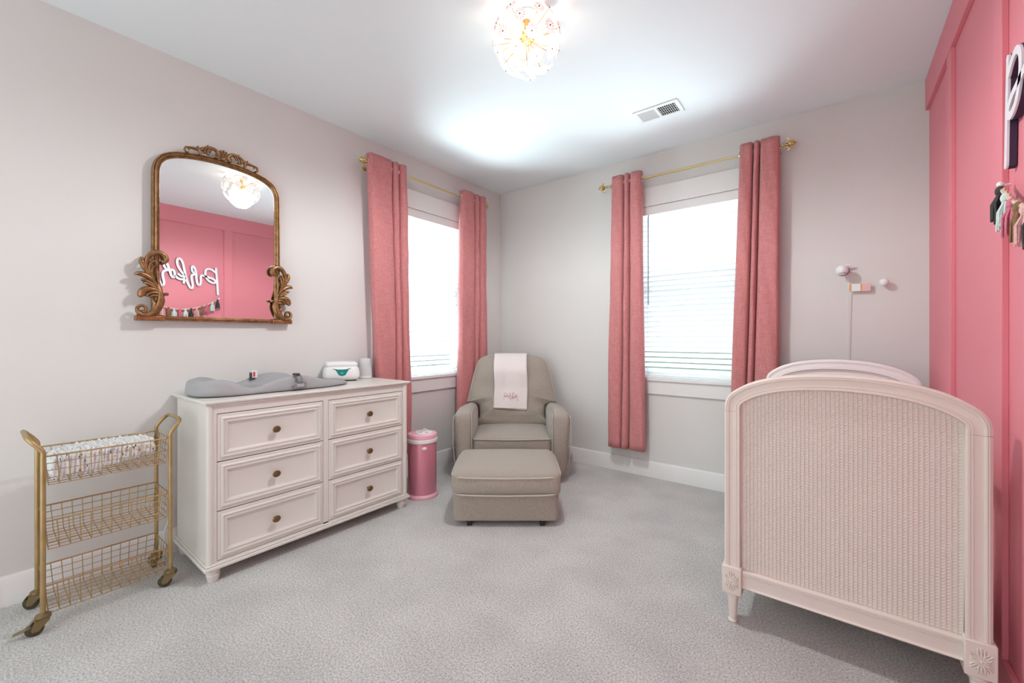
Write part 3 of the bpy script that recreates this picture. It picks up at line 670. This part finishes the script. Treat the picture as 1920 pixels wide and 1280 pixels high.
outl = [(p.x, p.y) for p in smooth_path([Vector((a, b, 0)) for a, b in outl], 4, True)]
BT = 0.19
def lean(z): return 3.865 + (z - 0.38) * 0.20
def back_pts(r, sgn):
    res = []
    for a, b in outl:
        x = a * r; z = 0.70 + (b - 0.70) * r; res.append((x, z))
    return res
def puffd(r): return BT / 2 * (0.10 + 0.90 * max(0.0, 1 - r ** 3.2) ** 0.55)
def wrinkle(x, z):
    w = 0.010 * math.sin((z - 0.18 * abs(x)) * 55 + 3 * x) * math.exp(-((z - 0.50) / 0.10) ** 2)
    w += 0.007 * math.sin((z * 26 + x * 7)) * min(1, abs(x) / 0.2) + 0.003 * math.sin(x * 21 - z * 13)
    return w
RS = [1.0, 0.985, 0.96, 0.92, 0.86, 0.78, 0.68, 0.56, 0.43, 0.30, 0.17, 0.05]
rows = []
for r in reversed(RS): rows.append([(x, lean(z) - puffd(r) - wrinkle(x, z) * (1 - r ** 6) - D0, z) for x, z in back_pts(r, -1)])
for r in RS: rows.append([(x, lean(z) + puffd(r) * 0.85 - D0, z) for x, z in back_pts(r, 1)])
MB().quad_grid(rows, True, False, True, True).obj('backrest', 'greige_linen', ch, angle=80)
MB().tube([(a, lean(b) - 0.012 - D0, b) for a, b in outl if b > 0.58], 0.005, 8).obj('piping', 'greige_piping', ch)
for x in (-0.27, 0.27):
    for y in (-0.25, 0.25): MB().lathe([(0.028, 0.0), (0.030, 0.004), (0.026, 0.055)], (x, y, 0), 14).obj('foot', 'black_rubber', ch)
# towel over the backrest
tw_ = thing('burp_cloth', 'pale pink cloth with embroidered name hung over the armchair back', 'cloth', seat_pos(D0, -0.0125), YAW)
def front_d(x, z):
    # depth of the backrest surface under the towel
    t = max(abs(z - 0.70) / 0.318, abs(x) / 0.37) if z > 0.70 else max(abs(z - 0.70) / 0.33, abs(x) / 0.40)
    return lean(z) - puffd(min(1, t))
rows = []
zt, zb_ = 1.024, 0.538
prof = []
for k in range(7): prof.append((4.075 + 0.012 - 0.0, 0.80 + 0.19 * k / 6))
prof += [(4.070, 1.012), (4.045, 1.026), (4.00, 1.0305), (3.955, 1.028), (3.925, 1.018)]
for k in range(1, 27):
    z = 1.012 - (1.012 - zb_) * k / 26; prof.append((min(3.925 - 0.10 * math.sin(min(1, k / 9.0) * PI / 2), front_d(0, z) - 0.014), z))
for i, (d, z) in enumerate(prof):
    row = []
    for j in range(19):
        u = j / 18; x = -0.1525 + 0.305 * u
        fold = 0.002 * math.sin(9 * u + 0.2 * i) + 0.0015 * math.sin(23 * u)
        row.append((x + 0.004 * math.sin(i * 0.3), d - D0 + fold - (0.004 if i > 12 else 0), z - (0.010 * u if i > 34 else 0) + (0.004 * math.sin(5 * u) if i > 36 else 0)))
    rows.append(row)
MB().quad_grid(rows).obj('towel', 'towel_white', tw_, solid=0.007, angle=80)
hem_row = rows[-2]
MB().tube([(p[0], p[1] - 0.002, p[2] - 0.006) for p in hem_row], 0.005, 6).obj('hem', 'towel_white', tw_)
# hand-lettered script strokes, as read in the mirror (u leftwards in the mirror = rightwards on the wall)
SCRIPT = [
 [(1066, 372), (1076, 480), (1088, 620), (1098, 785)],
 [(1062, 440), (1010, 400), (950, 378), (905, 395), (892, 440), (905, 505), (945, 565), (1005, 600), (1050, 600), (1058, 572), (1010, 535), (940, 512), (880, 492), (838, 482), (818, 510), (822, 570), (812, 620), (790, 640), (765, 610), (750, 540), (745, 460), (728, 380), (700, 338), (678, 350), (678, 400), (705, 440), (738, 462)],
 [(738, 462), (700, 470), (672, 492), (676, 560), (690, 630), (682, 680), (660, 688), (632, 650), (600, 580), (575, 490), (552, 380), (525, 275), (492, 222), (458, 216), (436, 250), (446, 320), (490, 400), (545, 470), (560, 520), (545, 600)],
 [(558, 505), (510, 495), (458, 462)],
 [(545, 545), (495, 545), (445, 525), (405, 480), (390, 420), (362, 392), (332, 402), (330, 450), (355, 505), (382, 512), (402, 470)],
 [(335, 470), (312, 400), (285, 320), (262, 282), (232, 285), (222, 320), (250, 370), (290, 400)],
 [(290, 400), (235, 408), (205, 440), (205, 500), (222, 570), (222, 620), (198, 640), (172, 618), (158, 585)],
]
def scr_uv():
    out = []
    for st in SCRIPT:
        q = []
        for zx, zy in st:
            d = ray(280 + zx / 8.533, 460 + zy / 8.533); t = (0.06 - 3.33 - CAM.x) / d.x; p = CAM + d * t
            q.append((-p.y, p.z))          # u to the right when facing the pink wall
        out.append(q)
    u0 = min(a for q in out for a, b in q); z0 = min(b for q in out for a, b in q)
    return [[(a - u0, b - z0) for a, b in q] for q in out]
UV = scr_uv()
UW = max(a for q in UV for a, b in q); UH = max(b for q in UV for a, b in q)
em = MB()
for q in UV:
    k = 0.128 / UW
    pts = []
    for a, b in q:
        x = -0.062 + a * k; z = 0.618 + b * k * 0.9 - a * k * 0.16
        pts.append((x, min(3.925 - 0.10, front_d(0, z) - 0.014) - D0 - 0.0125, z))
    em.tube(smooth_path(pts, 3), 0.0014, 5)
em.obj('embroidery', 'stitch_pink', tw_, label='small pink embroidered script name')

ot = thing('ottoman', 'square beige upholstered ottoman in front of the armchair', 'ottoman', seat_pos(2.85, -0.035), YAW)
def obox(*a, **k): return cbox(*a, root=ot, d0=2.85, **k)
obox('base', -0.335, 0.328, 2.60, 3.10, 0.032, 0.222, 0.022, (0.004, 0.004, 0))
obox('cushion', -0.342, 0.338, 2.572, 3.125, 0.205, 0.352, 0.035, (0.012, 0.014, 0.028))
for z, off in ((0.322, 0.0), (0.214, -0.004)):
    a, b = 0.344 + off, 0.282 + off
    loop = []
    for k in range(64):
        t = 2 * PI * k / 64; c, s = math.cos(t), math.sin(t)
        x = math.copysign(abs(c) ** 0.22, c); y = math.copysign(abs(s) ** 0.22, s)
        loop.append((-0.002 + x * a * (1 + 0.012 * (1 - y * y)), -0.0015 + y * b * (1 + 0.02 * (1 - x * x)), z - 0.006 * (1 - x * x) * (1 if y < 0 else 0)))
    MB().tube(loop, 0.0055, 8, True).obj('piping', 'greige_piping', ot)
for x in (-0.235, 0.225):
    for y in (-0.21, 0.20): MB().box(x - 0.014, x + 0.014, y - 0.02, y + 0.02, 0, 0.036).obj('foot', 'black_rubber', ot, bevel=0.003)

# ================================================================== DIAPER PAIL
dp = thing('diaper_pail', 'tall round pink diaper pail with white ring beside the dresser', 'pail', (0.437, -1.462, 0), YAW)
MB().lathe([(0.118, 0.0), (0.120, 0.004), (0.118, 0.018), (0.110, 0.024), (0.107, 0.030)], seg=36).obj('base_ring', 'pail_lid_pink', dp)
MB().lathe([(0.1055, 0.022), (0.1055, 0.405), (0.1045, 0.41)], seg=40, cap=False).obj('body', 'pail_pink', dp)
MB().lathe([(0.106, 0.405), (0.112, 0.408), (0.114, 0.418), (0.113, 0.432), (0.106, 0.436)], seg=40).obj('white_ring', 'plastic_white', dp)
MB().lathe([(0.104, 0.434), (0.1095, 0.438), (0.1095, 0.458), (0.105, 0.467), (0.095, 0.470), (0.0001, 0.471)], seg=40).obj('lid', 'pail_lid_pink', dp)
pl = MB().lathe([(0.062, 0.0), (0.062, 0.004), (0.056, 0.006), (0.0001, 0.006)], seg=30); pl.v = [(x + 0.012, y * 0.92, z + 0.4695) for x, y, z in pl.v]
pl = pl.obj('lid_plate', 'plastic_white', dp)
MB().box(-0.024, 0.004, -0.026, -0.016, 0.4745, 0.477).box(0.028, 0.05, -0.036, -0.028, 0.4745, 0.477).obj('slot', 'vent_dark', pl)
MB().tube(smooth_path([(0.0, 0.0, 0.474), (0.006, 0.002, 0.492), (0.022, 0.002, 0.497), (0.036, 0.0, 0.488), (0.046, 0.006, 0.486), (0.058, 0.01, 0.474)], 5), 0.0035, 8).obj('slider_handle', 'plastic_white', pl)
bd = MB().lathe([(0.014, 0.0), (0.013, 0.003), (0.0001, 0.004)], seg=20)
bd.v = [(0.036 + x * 1.2, -0.0985 - z - 0.4 * (0.036 - (0.036 + x * 1.2)), 0.374 + y * 0.8) for x, y, z in bd.v]
bd.obj('badge', 'plastic_white', dp, label='small white oval badge')

# ================================================================== CRIB
CY0, CY1 = -1.597, -0.235
cb = thing('crib', 'blush painted crib with arched cane end panels against the pink wall', 'crib', (2.905, (CY0 + CY1) / 2, 0))
CXc = 2.905
AO = [(0.379, 0.880), (0.3775, 0.912), (0.365, 0.944), (0.337, 0.971), (0.290, 0.9995), (0.234, 1.0205), (0.176, 1.0345), (0.115, 1.0435), (0.055, 1.0480), (0.0, 1.0495)]
hwid, zshould = AO[0]
def end_panel(yc, name, paint='crib_blush', cane_on=True):
    # yc: local y of the outer face, facing -y
    TH = 0.045
    pts = [Vector((-hwid + 0.030, 0, 0.232)), Vector((-hwid + 0.030, 0, zshould))]
    arc = smooth_path([Vector((-a, 0, b)) for a, b in AO] + [Vector((a, 0, b)) for a, b in reversed(AO[:-1])], 4)
    # offset the outer line inwards to the middle of the moulding
    def offs(path, d):
        r = []
        for i, p in enumerate(path):
            a = path[max(i - 1, 0)]; b = path[min(i + 1, len(path) - 1)]; t = (b - a).normalized(); n = Vector((t.z, 0, -t.x)); r.append(p + n * d)
        return r
    mid = offs(arc, 0.030)
    prof = [(-0.030, -0.008), (-0.030, TH - 0.007), (-0.027, TH - 0.002), (-0.021, TH - 0.002), (-0.020, TH - 0.005), (-0.014, TH - 0.003), (-0.013, TH - 0.006), (0.010, TH - 0.006), (0.011, TH - 0.002), (0.016, TH - 0.001), (0.017, TH - 0.005), (0.022, TH - 0.003), (0.023, TH - 0.007), (0.029, TH - 0.010), (0.029, -0.008)]
    root = MB().sweep([Vector((p.x, yc + TH, p.z)) for p in mid], prof, (0, -1, 0)).obj(name, paint, cb, angle=40)
    for s in (-1, 1):
        x = s * (hwid - 0.030)
        pa = [Vector((x, yc + TH, zshould - 0.0012)), Vector((x, yc + TH, 0.235))]
        if s < 0: pa = pa[::-1]
        MB().sweep(pa, prof, (0, -1, 0)).obj('post', paint, root, angle=40)
        bx = s * (hwid - 0.030)
        bl = MB().box(bx - 0.036, bx + 0.036, yc - 0.010, yc + TH + 0.012, 0.125, 0.237).obj('corner_block', paint, root, bevel=0.003)
        MB().box(bx - 0.026, bx + 0.026, yc - 0.0105, yc - 0.0098, 0.139, 0.223).obj('recess', paint, bl, smooth=False)
        ros = MB(); c = (bx, yc - 0.0105, 0.181)
        for k in range(8):
            a = k * PI / 4; L1 = 0.024 if k % 2 == 0 and k % 4 == 0 else (0.040 if k % 4 == 2 else 0.034)
            dx, dz = math.cos(a), math.sin(a); nx_, nz_ = -dz, dx
            for q in (-0.5, 0, 0.5):
                tip = (dx * L1 * (1 - 0.12 * abs(q)) + nx_ * q * 0.016, dz * L1 * (1 - 0.12 * abs(q)) + nz_ * q * 0.016)
                pts3 = [Vector((c[0] + dx * 0.005, c[1], c[2] + dz * 0.005)), Vector((c[0] + tip[0] * 0.55 + nx_ * q * 0.006, c[1], c[2] + tip[1] * 0.55 + nz_ * q * 0.006)), Vector((c[0] + max(-0.024, min(0.024, tip[0])), c[1], c[2] + tip[1]))]
                ros.stroke(pts3, [0.004, 0.0075, 0.003], (0, -1, 0), 0.011, 6)
        ros.ball((c[0], c[1] - 0.002, c[2]), 0.006, 10, 6)
        ros.obj('rosette', paint, bl, angle=60)
        MB().lathe([(0.026, 0.127), (0.027, 0.118), (0.0255, 0.109), (0.019, 0.104), (0.0205, 0.098), (0.0135, 0.018), (0.013, 0.013), (0.0165, 0.009), (0.0175, 0.004), (0.015, 0.0)], (bx, yc + TH / 2, 0), 18).obj('leg', paint, root)
    x1 = hwid - 0.062
    rp = [(0.0, TH * 0.95), (0.0, 0.010), (0.006, 0.004), (0.010, 0.008), (0.014, 0.010), (0.052, 0.010), (0.056, 0.006), (0.060, 0.007), (0.064, 0.003), (0.072, 0.003), (0.075, 0.008), (0.075, TH * 0.95)]
    MB().quad_grid([[(x, yc + d, 0.152 + h) for h, d in rp] for x in (-x1 - 0.006, x1 + 0.006)], True, False, True, True).obj('bottom_rail', paint, root)
    # backing board and woven cane relief
    inn = offs(arc, 0.056); poly = [(p.x, p.z) for p in inn if p.z > 0.3] + [(x1, 0.222), (-x1, 0.222)]
    poly = [(-x1, 0.222)] + [(p.x, p.z) for p in inn] + [(x1, 0.222)]
    bd = MB().prism(poly, yc + 0.024, yc + 0.034, lambda a, b, d: (a, d, b)).obj('cane_panel', paint, root, smooth=False)
    def ztop_at(x):
        best = 0.222
        for i in range(len(inn) - 1):
            a, b = inn[i], inn[i + 1]
            if (a.x - x) * (b.x - x) <= 0 and abs(b.x - a.x) > 1e-6:
                best = max(best, a.z + (b.z - a.z) * (x - a.x) / (b.x - a.x))
        return best
    if not cane_on: return root
    cane = MB(); px_, pz_ = 0.0131, 0.0104; n = int(2 * x1 / px_); yf = yc + 0.0245
    for i in range(n):
        xa = -x1 + 0.004 + i * px_; xb_ = xa + px_; zt_ = min(ztop_at(xa + 0.003), ztop_at(xb_ - 0.003)) - 0.003
        z = 0.226; row = 0
        o0 = len(cane.v); r_ = 0.0017     # upright strand between the columns
        cane.v += [(xa - r_, yf, 0.224), (xa, yf - 0.0034, 0.224), (xa + r_, yf, 0.224), (xa - r_, yf, zt_), (xa, yf - 0.0034, zt_), (xa + r_, yf, zt_)]
        cane.f += [(o0, o0 + 1, o0 + 4, o0 + 3), (o0 + 1, o0 + 2, o0 + 5, o0 + 4)]
        while z + pz_ * 1.7 < zt_:
            o0 = len(cane.v); dz = pz_ * 0.62; h2 = pz_ * 0.40
            za, zb2 = z + h2, z + h2 + dz; hh = 0.0042 if (row + i) % 2 == 0 else 0.0033
            xm = (xa + xb_) / 2
            cane.v += [(xa + 0.0012, yf, za - h2), (xa + 0.0012, yf - 0.0008, za), (xa + 0.0012, yf, za + h2),
                       (xm, yf, za + dz / 2 - h2), (xm, yf - hh, za + dz / 2), (xm, yf, za + dz / 2 + h2),
                       (xb_ - 0.0012, yf, zb2 - h2), (xb_ - 0.0012, yf - 0.0008, zb2), (xb_ - 0.0012, yf, zb2 + h2)]
            cane.f += [(o0, o0 + 1, o0 + 4, o0 + 3), (o0 + 1, o0 + 2, o0 + 5, o0 + 4), (o0 + 3, o0 + 4, o0 + 7, o0 + 6), (o0 + 4, o0 + 5, o0 + 8, o0 + 7)]
            z += pz_; row += 1
    cane.obj('cane_weave', paint, bd, angle=25, kind='stuff')
    return root
yl0 = CY0 - (CY0 + CY1) / 2
end_panel(yl0, 'footboard'); hb = end_panel(-yl0 - 0.045, 'headboard', 'crib_white', False)
for s in (-1, 1):
    x = s * (hwid - 0.030)
    MB().box(x - 0.012, x + 0.012, yl0 + 0.045, -yl0 - 0.045, 0.70, 0.755).box(x - 0.012, x + 0.012, yl0 + 0.045, -yl0 - 0.045, 0.16, 0.225).obj('side_rail', 'crib_blush', cb, bevel=0.004)
    s0 = MB().lathe([(0.008, 0.22), (0.010, 0.30), (0.010, 0.62), (0.008, 0.705)], (0, 0, 0), 10).obj('spindle', 'crib_blush', cb)
    n = 17
    for k in range(n):
        y = yl0 + 0.10 + (-2 * yl0 - 0.20) * k / (n - 1)
        if k == 0: s0.location = (x, y, 0)
        else: copy_part(s0, cb, (x, y, 0))
ml = thing('crib_mattress', 'pale pink sheeted mattress lying inside the crib', 'mattress', (2.905, (CY0 + CY1) / 2, 0.226))
weld(soft_box(MB(), -0.325, 0.325, yl0 + 0.062, -yl0 - 0.062, 0.0, 0.125, 0.03, 10, (0, 0, 0.01)).obj('sheeted_pad', 'mattress_sheet', ml))
MB().box(-0.335, 0.335, yl0 + 0.05, -yl0 - 0.05, 0.190, 0.2255).obj('mattress_base', 'crib_blush', cb)

# ================================================================== CEILING VENT
vt = thing('ceiling_vent', 'white rectangular air vent grille set in the ceiling', 'vent', (1.93, -0.637, H))
vw, vd = 0.152, 0.089
m = MB().box(-vw, vw, -vd, -vd + 0.026, -0.008, -0.0005).box(-vw, vw, vd - 0.026, vd, -0.008, -0.0005).box(-vw, -vw + 0.026, -vd + 0.026, vd - 0.026, -0.008, -0.0005).box(vw - 0.026, vw, -vd + 0.026, vd - 0.026, -0.008, -0.0005).box(-0.008, 0.008, -vd + 0.026, vd - 0.026, -0.008, -0.0005)
m.obj('frame', 'plastic_white', vt, bevel=0.0015)
MB().box(-vw + 0.02, vw - 0.02, -vd + 0.02, vd - 0.02, -0.0012, -0.0004).obj('duct_shade_sheet', 'vent_dark', vt, smooth=False)  # flat dark sheet, shade of the duct put into its colour
for bank, x0 in ((-1, -vw + 0.026), (1, 0.008)):
    for k in range(9):
        x = x0 + 0.118 * (k + 0.5) / 9; M = Matrix.Translation((x, 0, -0.0065)) @ Matrix.Rotation(bank * 0.75, 4, 'Y')
        hw_ = 0.0060 if bank < 0 else 0.0036
        MB().box(-hw_, hw_, -vd + 0.026, vd - 0.026, -0.0006, 0.0006, M).obj('slat', 'plastic_white', vt, smooth=False)
for y in (-0.03, 0.0, 0.03): MB().box(0.008, vw - 0.026, y - 0.0012, y + 0.0012, -0.0035, -0.002).obj('crossbar', 'plastic_white', vt, smooth=False)

# ================================================================== CEILING LIGHT
LX, LY, LZ, LR = 1.712, -1.885, 2.628, 0.158
cl_ = thing('ceiling_light', 'glowing flower-studded glass ceiling light with brass centre', 'ceiling light', (LX, LY, H))
MB().lathe([(0.0001, -0.0005), (0.062, -0.0005), (0.064, -0.006), (0.058, -0.016), (0.020, -0.022)], seg=28).obj('canopy', 'plastic_white', cl_)
MB().lathe([(0.020, -0.020), (0.012, -0.03), (0.012, -0.09)], seg=20).obj('neck', 'lamp_gold', cl_)
cz = LZ - H
hubo = MB().ball((0, 0, cz + 0.01), 0.034, 16, 10).obj('hub', 'lamp_gold', cl_)
NF = 30; ga = PI * (3 - math.sqrt(5)); stud = MB()
for k in range(NF):
    zc = 0.62 - 1.62 * (k + 0.5) / NF; rr = math.sqrt(max(0, 1 - zc * zc)); a = k * ga
    d = Vector((rr * math.cos(a), rr * math.sin(a), zc)); c = Vector((0, 0, cz)) + d * LR
    MB().tube([Vector((0, 0, cz)) + d * 0.03, c], 0.0016, 6).obj('stem', 'lamp_gold', cl_)
    e1 = d.orthogonal().normalized(); e2 = d.cross(e1)
    fl = MB(); NP = 12
    ring = []
    for i in range(NP * 4):
        th = 2 * PI * i / (NP * 4); r = 0.029 + 0.0045 * math.cos(NP * th); ring.append((r, th))
    rows = []
    for f, h in ((1.0, -0.0015), (1.0, 0.0015), (0.6, 0.004), (0.15, 0.0035)):
        rows.append([c + (e1 * math.cos(th) + e2 * math.sin(th)) * r * f + d * h for r, th in ring])
    fo = fl.quad_grid(rows, True, False, True, True).obj('glass_flower', 'petal_glass', cl_, angle=60)
    vn = MB()
    for i in range(NP):
        th = 2 * PI * i / NP; u = e1 * math.cos(th) + e2 * math.sin(th); vn.tube([c + u * 0.014 + d * 0.0042, c + u * 0.026 + d * 0.003], 0.0014, 4)
    vn.obj('petal_vein', 'petal_pink', fo)
    MB().ball(c + d * 0.005, 0.0038, 8, 5).obj('flower_centre', 'bronze_knob', fo)
for k in range(3):
    a = 2 * PI * k / 3 + 0.5; p = Vector((0.066 * math.cos(a), 0.066 * math.sin(a), cz + 0.0))
    MB().tube([(0.02 * math.cos(a), 0.02 * math.sin(a), cz + 0.008), p * 0.55 + Vector((0, 0, cz)) * 0.45], 0.009, 8).obj('socket', 'lamp_gold', cl_)
    MB().ball(p, 0.019, 12, 8, (1, 1, 1.15)).obj('bulb', 'bulb_glow', cl_)
for k in range(3):
    a = 2 * PI * k / 3 + 0.5
    ld = bpy.data.lights.new('bulb_light', 'POINT'); ld.energy = 4.5; ld.color = (1.0, 0.84, 0.66); ld.shadow_soft_size = 0.018
    lo = bpy.data.objects.new('bulb_light', ld); COL.objects.link(lo); lo.location = (LX + 0.066 * math.cos(a), LY + 0.066 * math.sin(a), LZ - 0.004)
ld = bpy.data.lights.new('added_fill_spot', 'SPOT'); ld.energy = 50; ld.color = (0.93, 0.98, 1.0); ld.shadow_soft_size = 0.10; ld.spot_size = math.radians(178); ld.spot_blend = 0.4  # unseen spot added besides the bulbs to brighten the room below
lo = bpy.data.objects.new('added_fill_spot', ld); COL.objects.link(lo); lo.location = (LX, LY, LZ - 0.085)

# ================================================================== SIGN, GARLAND, MONITOR
SX = W - 0.003
sg = thing('name_sign', 'white script name sign with dark edges on the pink wall', 'sign', (SX, -1.535, 1.729))
def sgn_pts(q, X): return [Vector((X, -a, b)) for a, b in q]
rim = [(math.cos(2 * PI * i / 12), math.sin(2 * PI * i / 12)) for i in range(12)]
def letters(hw, xa, xb, name, m, parent):
    mb = MB()
    for i, q in enumerate(UV):
        pts = smooth_path(sgn_pts(q, 0), 5); d = -0.0007 * i
        mb.sweep(pts, [(-hw, xa), (-hw, xb + d), (hw, xb + d), (hw, xa)], (1, 0, 0))
        for e in (pts[0], pts[-1]): mb.quad_grid([[(x, e.y + hw * c, e.z + hw * s) for c, s in rim] for x in (xa, xb + d - 0.00035)], True, False, True, True)
    return mb.obj(name, m, parent, angle=30)
letters(0.0135, 0.0, -0.015, 'backing', 'sign_back', sg)
letters(0.0122, -0.004, -0.0205, 'lettering', 'sign_face', sg)

gd = thing('tassel_garland', 'rope garland of coloured yarn tassels hung below the name sign', 'garland', (W - 0.032, -1.93, 1.67))
NG = 15; GW = 0.405
def gz_(u): return -0.150 * (1 - u * u)
rope = [Vector((0, GW * u, gz_(u))) for u in [1 - 2 * k / 120 for k in range(121)]]
tw2 = MB()
for ph in (0, PI):
    pts = []
    for i, p in enumerate(rope):
        a = i * 0.9 + ph; pts.append(p + Vector((0.0035 * math.cos(a), 0, 0.0035 * math.sin(a))))
    tw2.tube(pts, 0.0048, 6)
tw2.obj('rope', 'rope_cream', gd)
for u in (1, -1): MB().lathe([(0.004, 0.002), (0.004, 0.022)], (0, GW * u, 0), 10, 'x').ball((0, GW * u, gz_(u) + 0.004), 0.009, 10, 6).obj('hook', 'plastic_white', gd)
SEQ = ['dark', 'mint', 'rose', 'brown', 'blush', 'dark', 'mint', 'rose', 'mint', 'brown', 'blush', 'dark', 'mint', 'rose', 'brown']
for k in range(NG):
    u = 1 - 2 * (k + 0.35) / (NG - 0.3); y = GW * u; z = gz_(u) - 0.004; rnd = random.Random(k); mt = 'yarn_' + SEQ[k]
    ball = MB().ball((-0.004, y, z - 0.004), 0.0135, 12, 8, (0.9, 0.9, 1.25)).obj('tassel', mt, gd)
    sk = MB()
    for i in range(26):
        a = rnd.random() * 6.28; r = 0.024 * math.sqrt(rnd.random()); L = 0.098 + rnd.uniform(-0.006, 0.007)
        x, yy = r * math.cos(a) * 0.8, r * math.sin(a)
        sk.tube([(-0.004 + x * 0.3, y + yy * 0.3, z - 0.016), (-0.006 + x * 0.9, y + yy * 0.85, z - 0.045), (-0.006 + x + rnd.uniform(-.002, .002), y + yy * 1.1 + rnd.uniform(-.003, .003), z - L)], [0.0028, 0.0036, 0.0026], 5)
    sk.obj('strands', mt, ball)
    MB().tube([(-0.004 + 0.0075 * math.cos(t), y + 0.0075 * math.sin(t), z - 0.018) for t in [2 * PI * i / 12 for i in range(12)]], 0.0022, 6, True).obj('binding', mt, ball)

mo = thing('baby_monitor', 'round white and pink wall-mounted monitor with hanging cord above the crib', 'monitor', (2.93, 0, 1.62))
MB().ball((0, -0.085, 0), 0.034, 18, 12).obj('ball_housing', 'plastic_white', mo)
MB().lathe([(0.024, -0.060), (0.0352, -0.075), (0.0335, -0.088)], (0.004, 0, -0.004), 18, 'y', cap=False).obj('pink_band', 'monitor_pink', mo)
MB().tube([(0.01, -0.06, 0.0), (0.02, -0.03, 0.012), (0.024, -0.001, 0.02)], [0.009, 0.008, 0.014], 10).obj('bracket', 'plastic_white', mo)
MB().box(0.012, 0.045, -0.05, -0.044, 0.030, 0.044).obj('clip', 'plastic_white', mo, bevel=0.002)
ls = MB()
for k in range(6): ls.ball((-0.014 + 0.008 * k - (0.006 if k > 3 else 0), -0.112 + 0.001 * (k - 2) ** 2, -0.018 - 0.002 * (k % 2)), 0.0028, 6, 4)
ls.obj('lens_dots', 'vent_dark', mo)
MB().tube(smooth_path([(0.022, -0.055, -0.02), (0.032, -0.035, -0.08), (0.030, -0.03, -0.2), (0.034, -0.02, -0.35), (0.031, -0.02, -0.48), (0.030, -0.02, -0.62), (0.025, -0.02, -0.8)], 6), 0.0022, 6).obj('cord', 'cord_white', mo)
lb = MB().box(0.035, 0.092, -0.036, -0.034, -0.135, -0.088).obj('warning_label', 'plastic_white', mo, smooth=False)
MB().box(0.036, 0.048, -0.0365, -0.036, -0.134, -0.089).obj('label_stripe', 'tag_orange', lb, smooth=False)
l2 = MB().box(0.096, 0.143, -0.034, -0.032, -0.137, -0.088).obj('warning_label', 'tag_pink', mo, smooth=False)
pr_ = MB()
for k in range(5): pr_.box(0.102 + 0.008 * k, 0.107 + 0.008 * k, -0.0345, -0.034, -0.130, -0.098)
pr_.obj('label_print', 'monitor_pink', l2, smooth=False)
MB().box(0.082, 0.100, -0.035, -0.033, -0.134, -0.09).obj('label_fold', 'tag_orange', lb, smooth=False)
kn = thing('wall_hook', 'small round white ball hook on the wall beside the monitor', 'hook', (3.135, 0, 1.53))
MB().lathe([(0.010, -0.0005), (0.010, -0.03), (0.014, -0.036)], (0, 0, 0), 14, 'y').obj('stem', 'plastic_white', kn)
MB().ball((0, -0.05, 0), 0.024, 16, 10, (1, 0.85, 1)).obj('ball', 'plastic_white', kn)
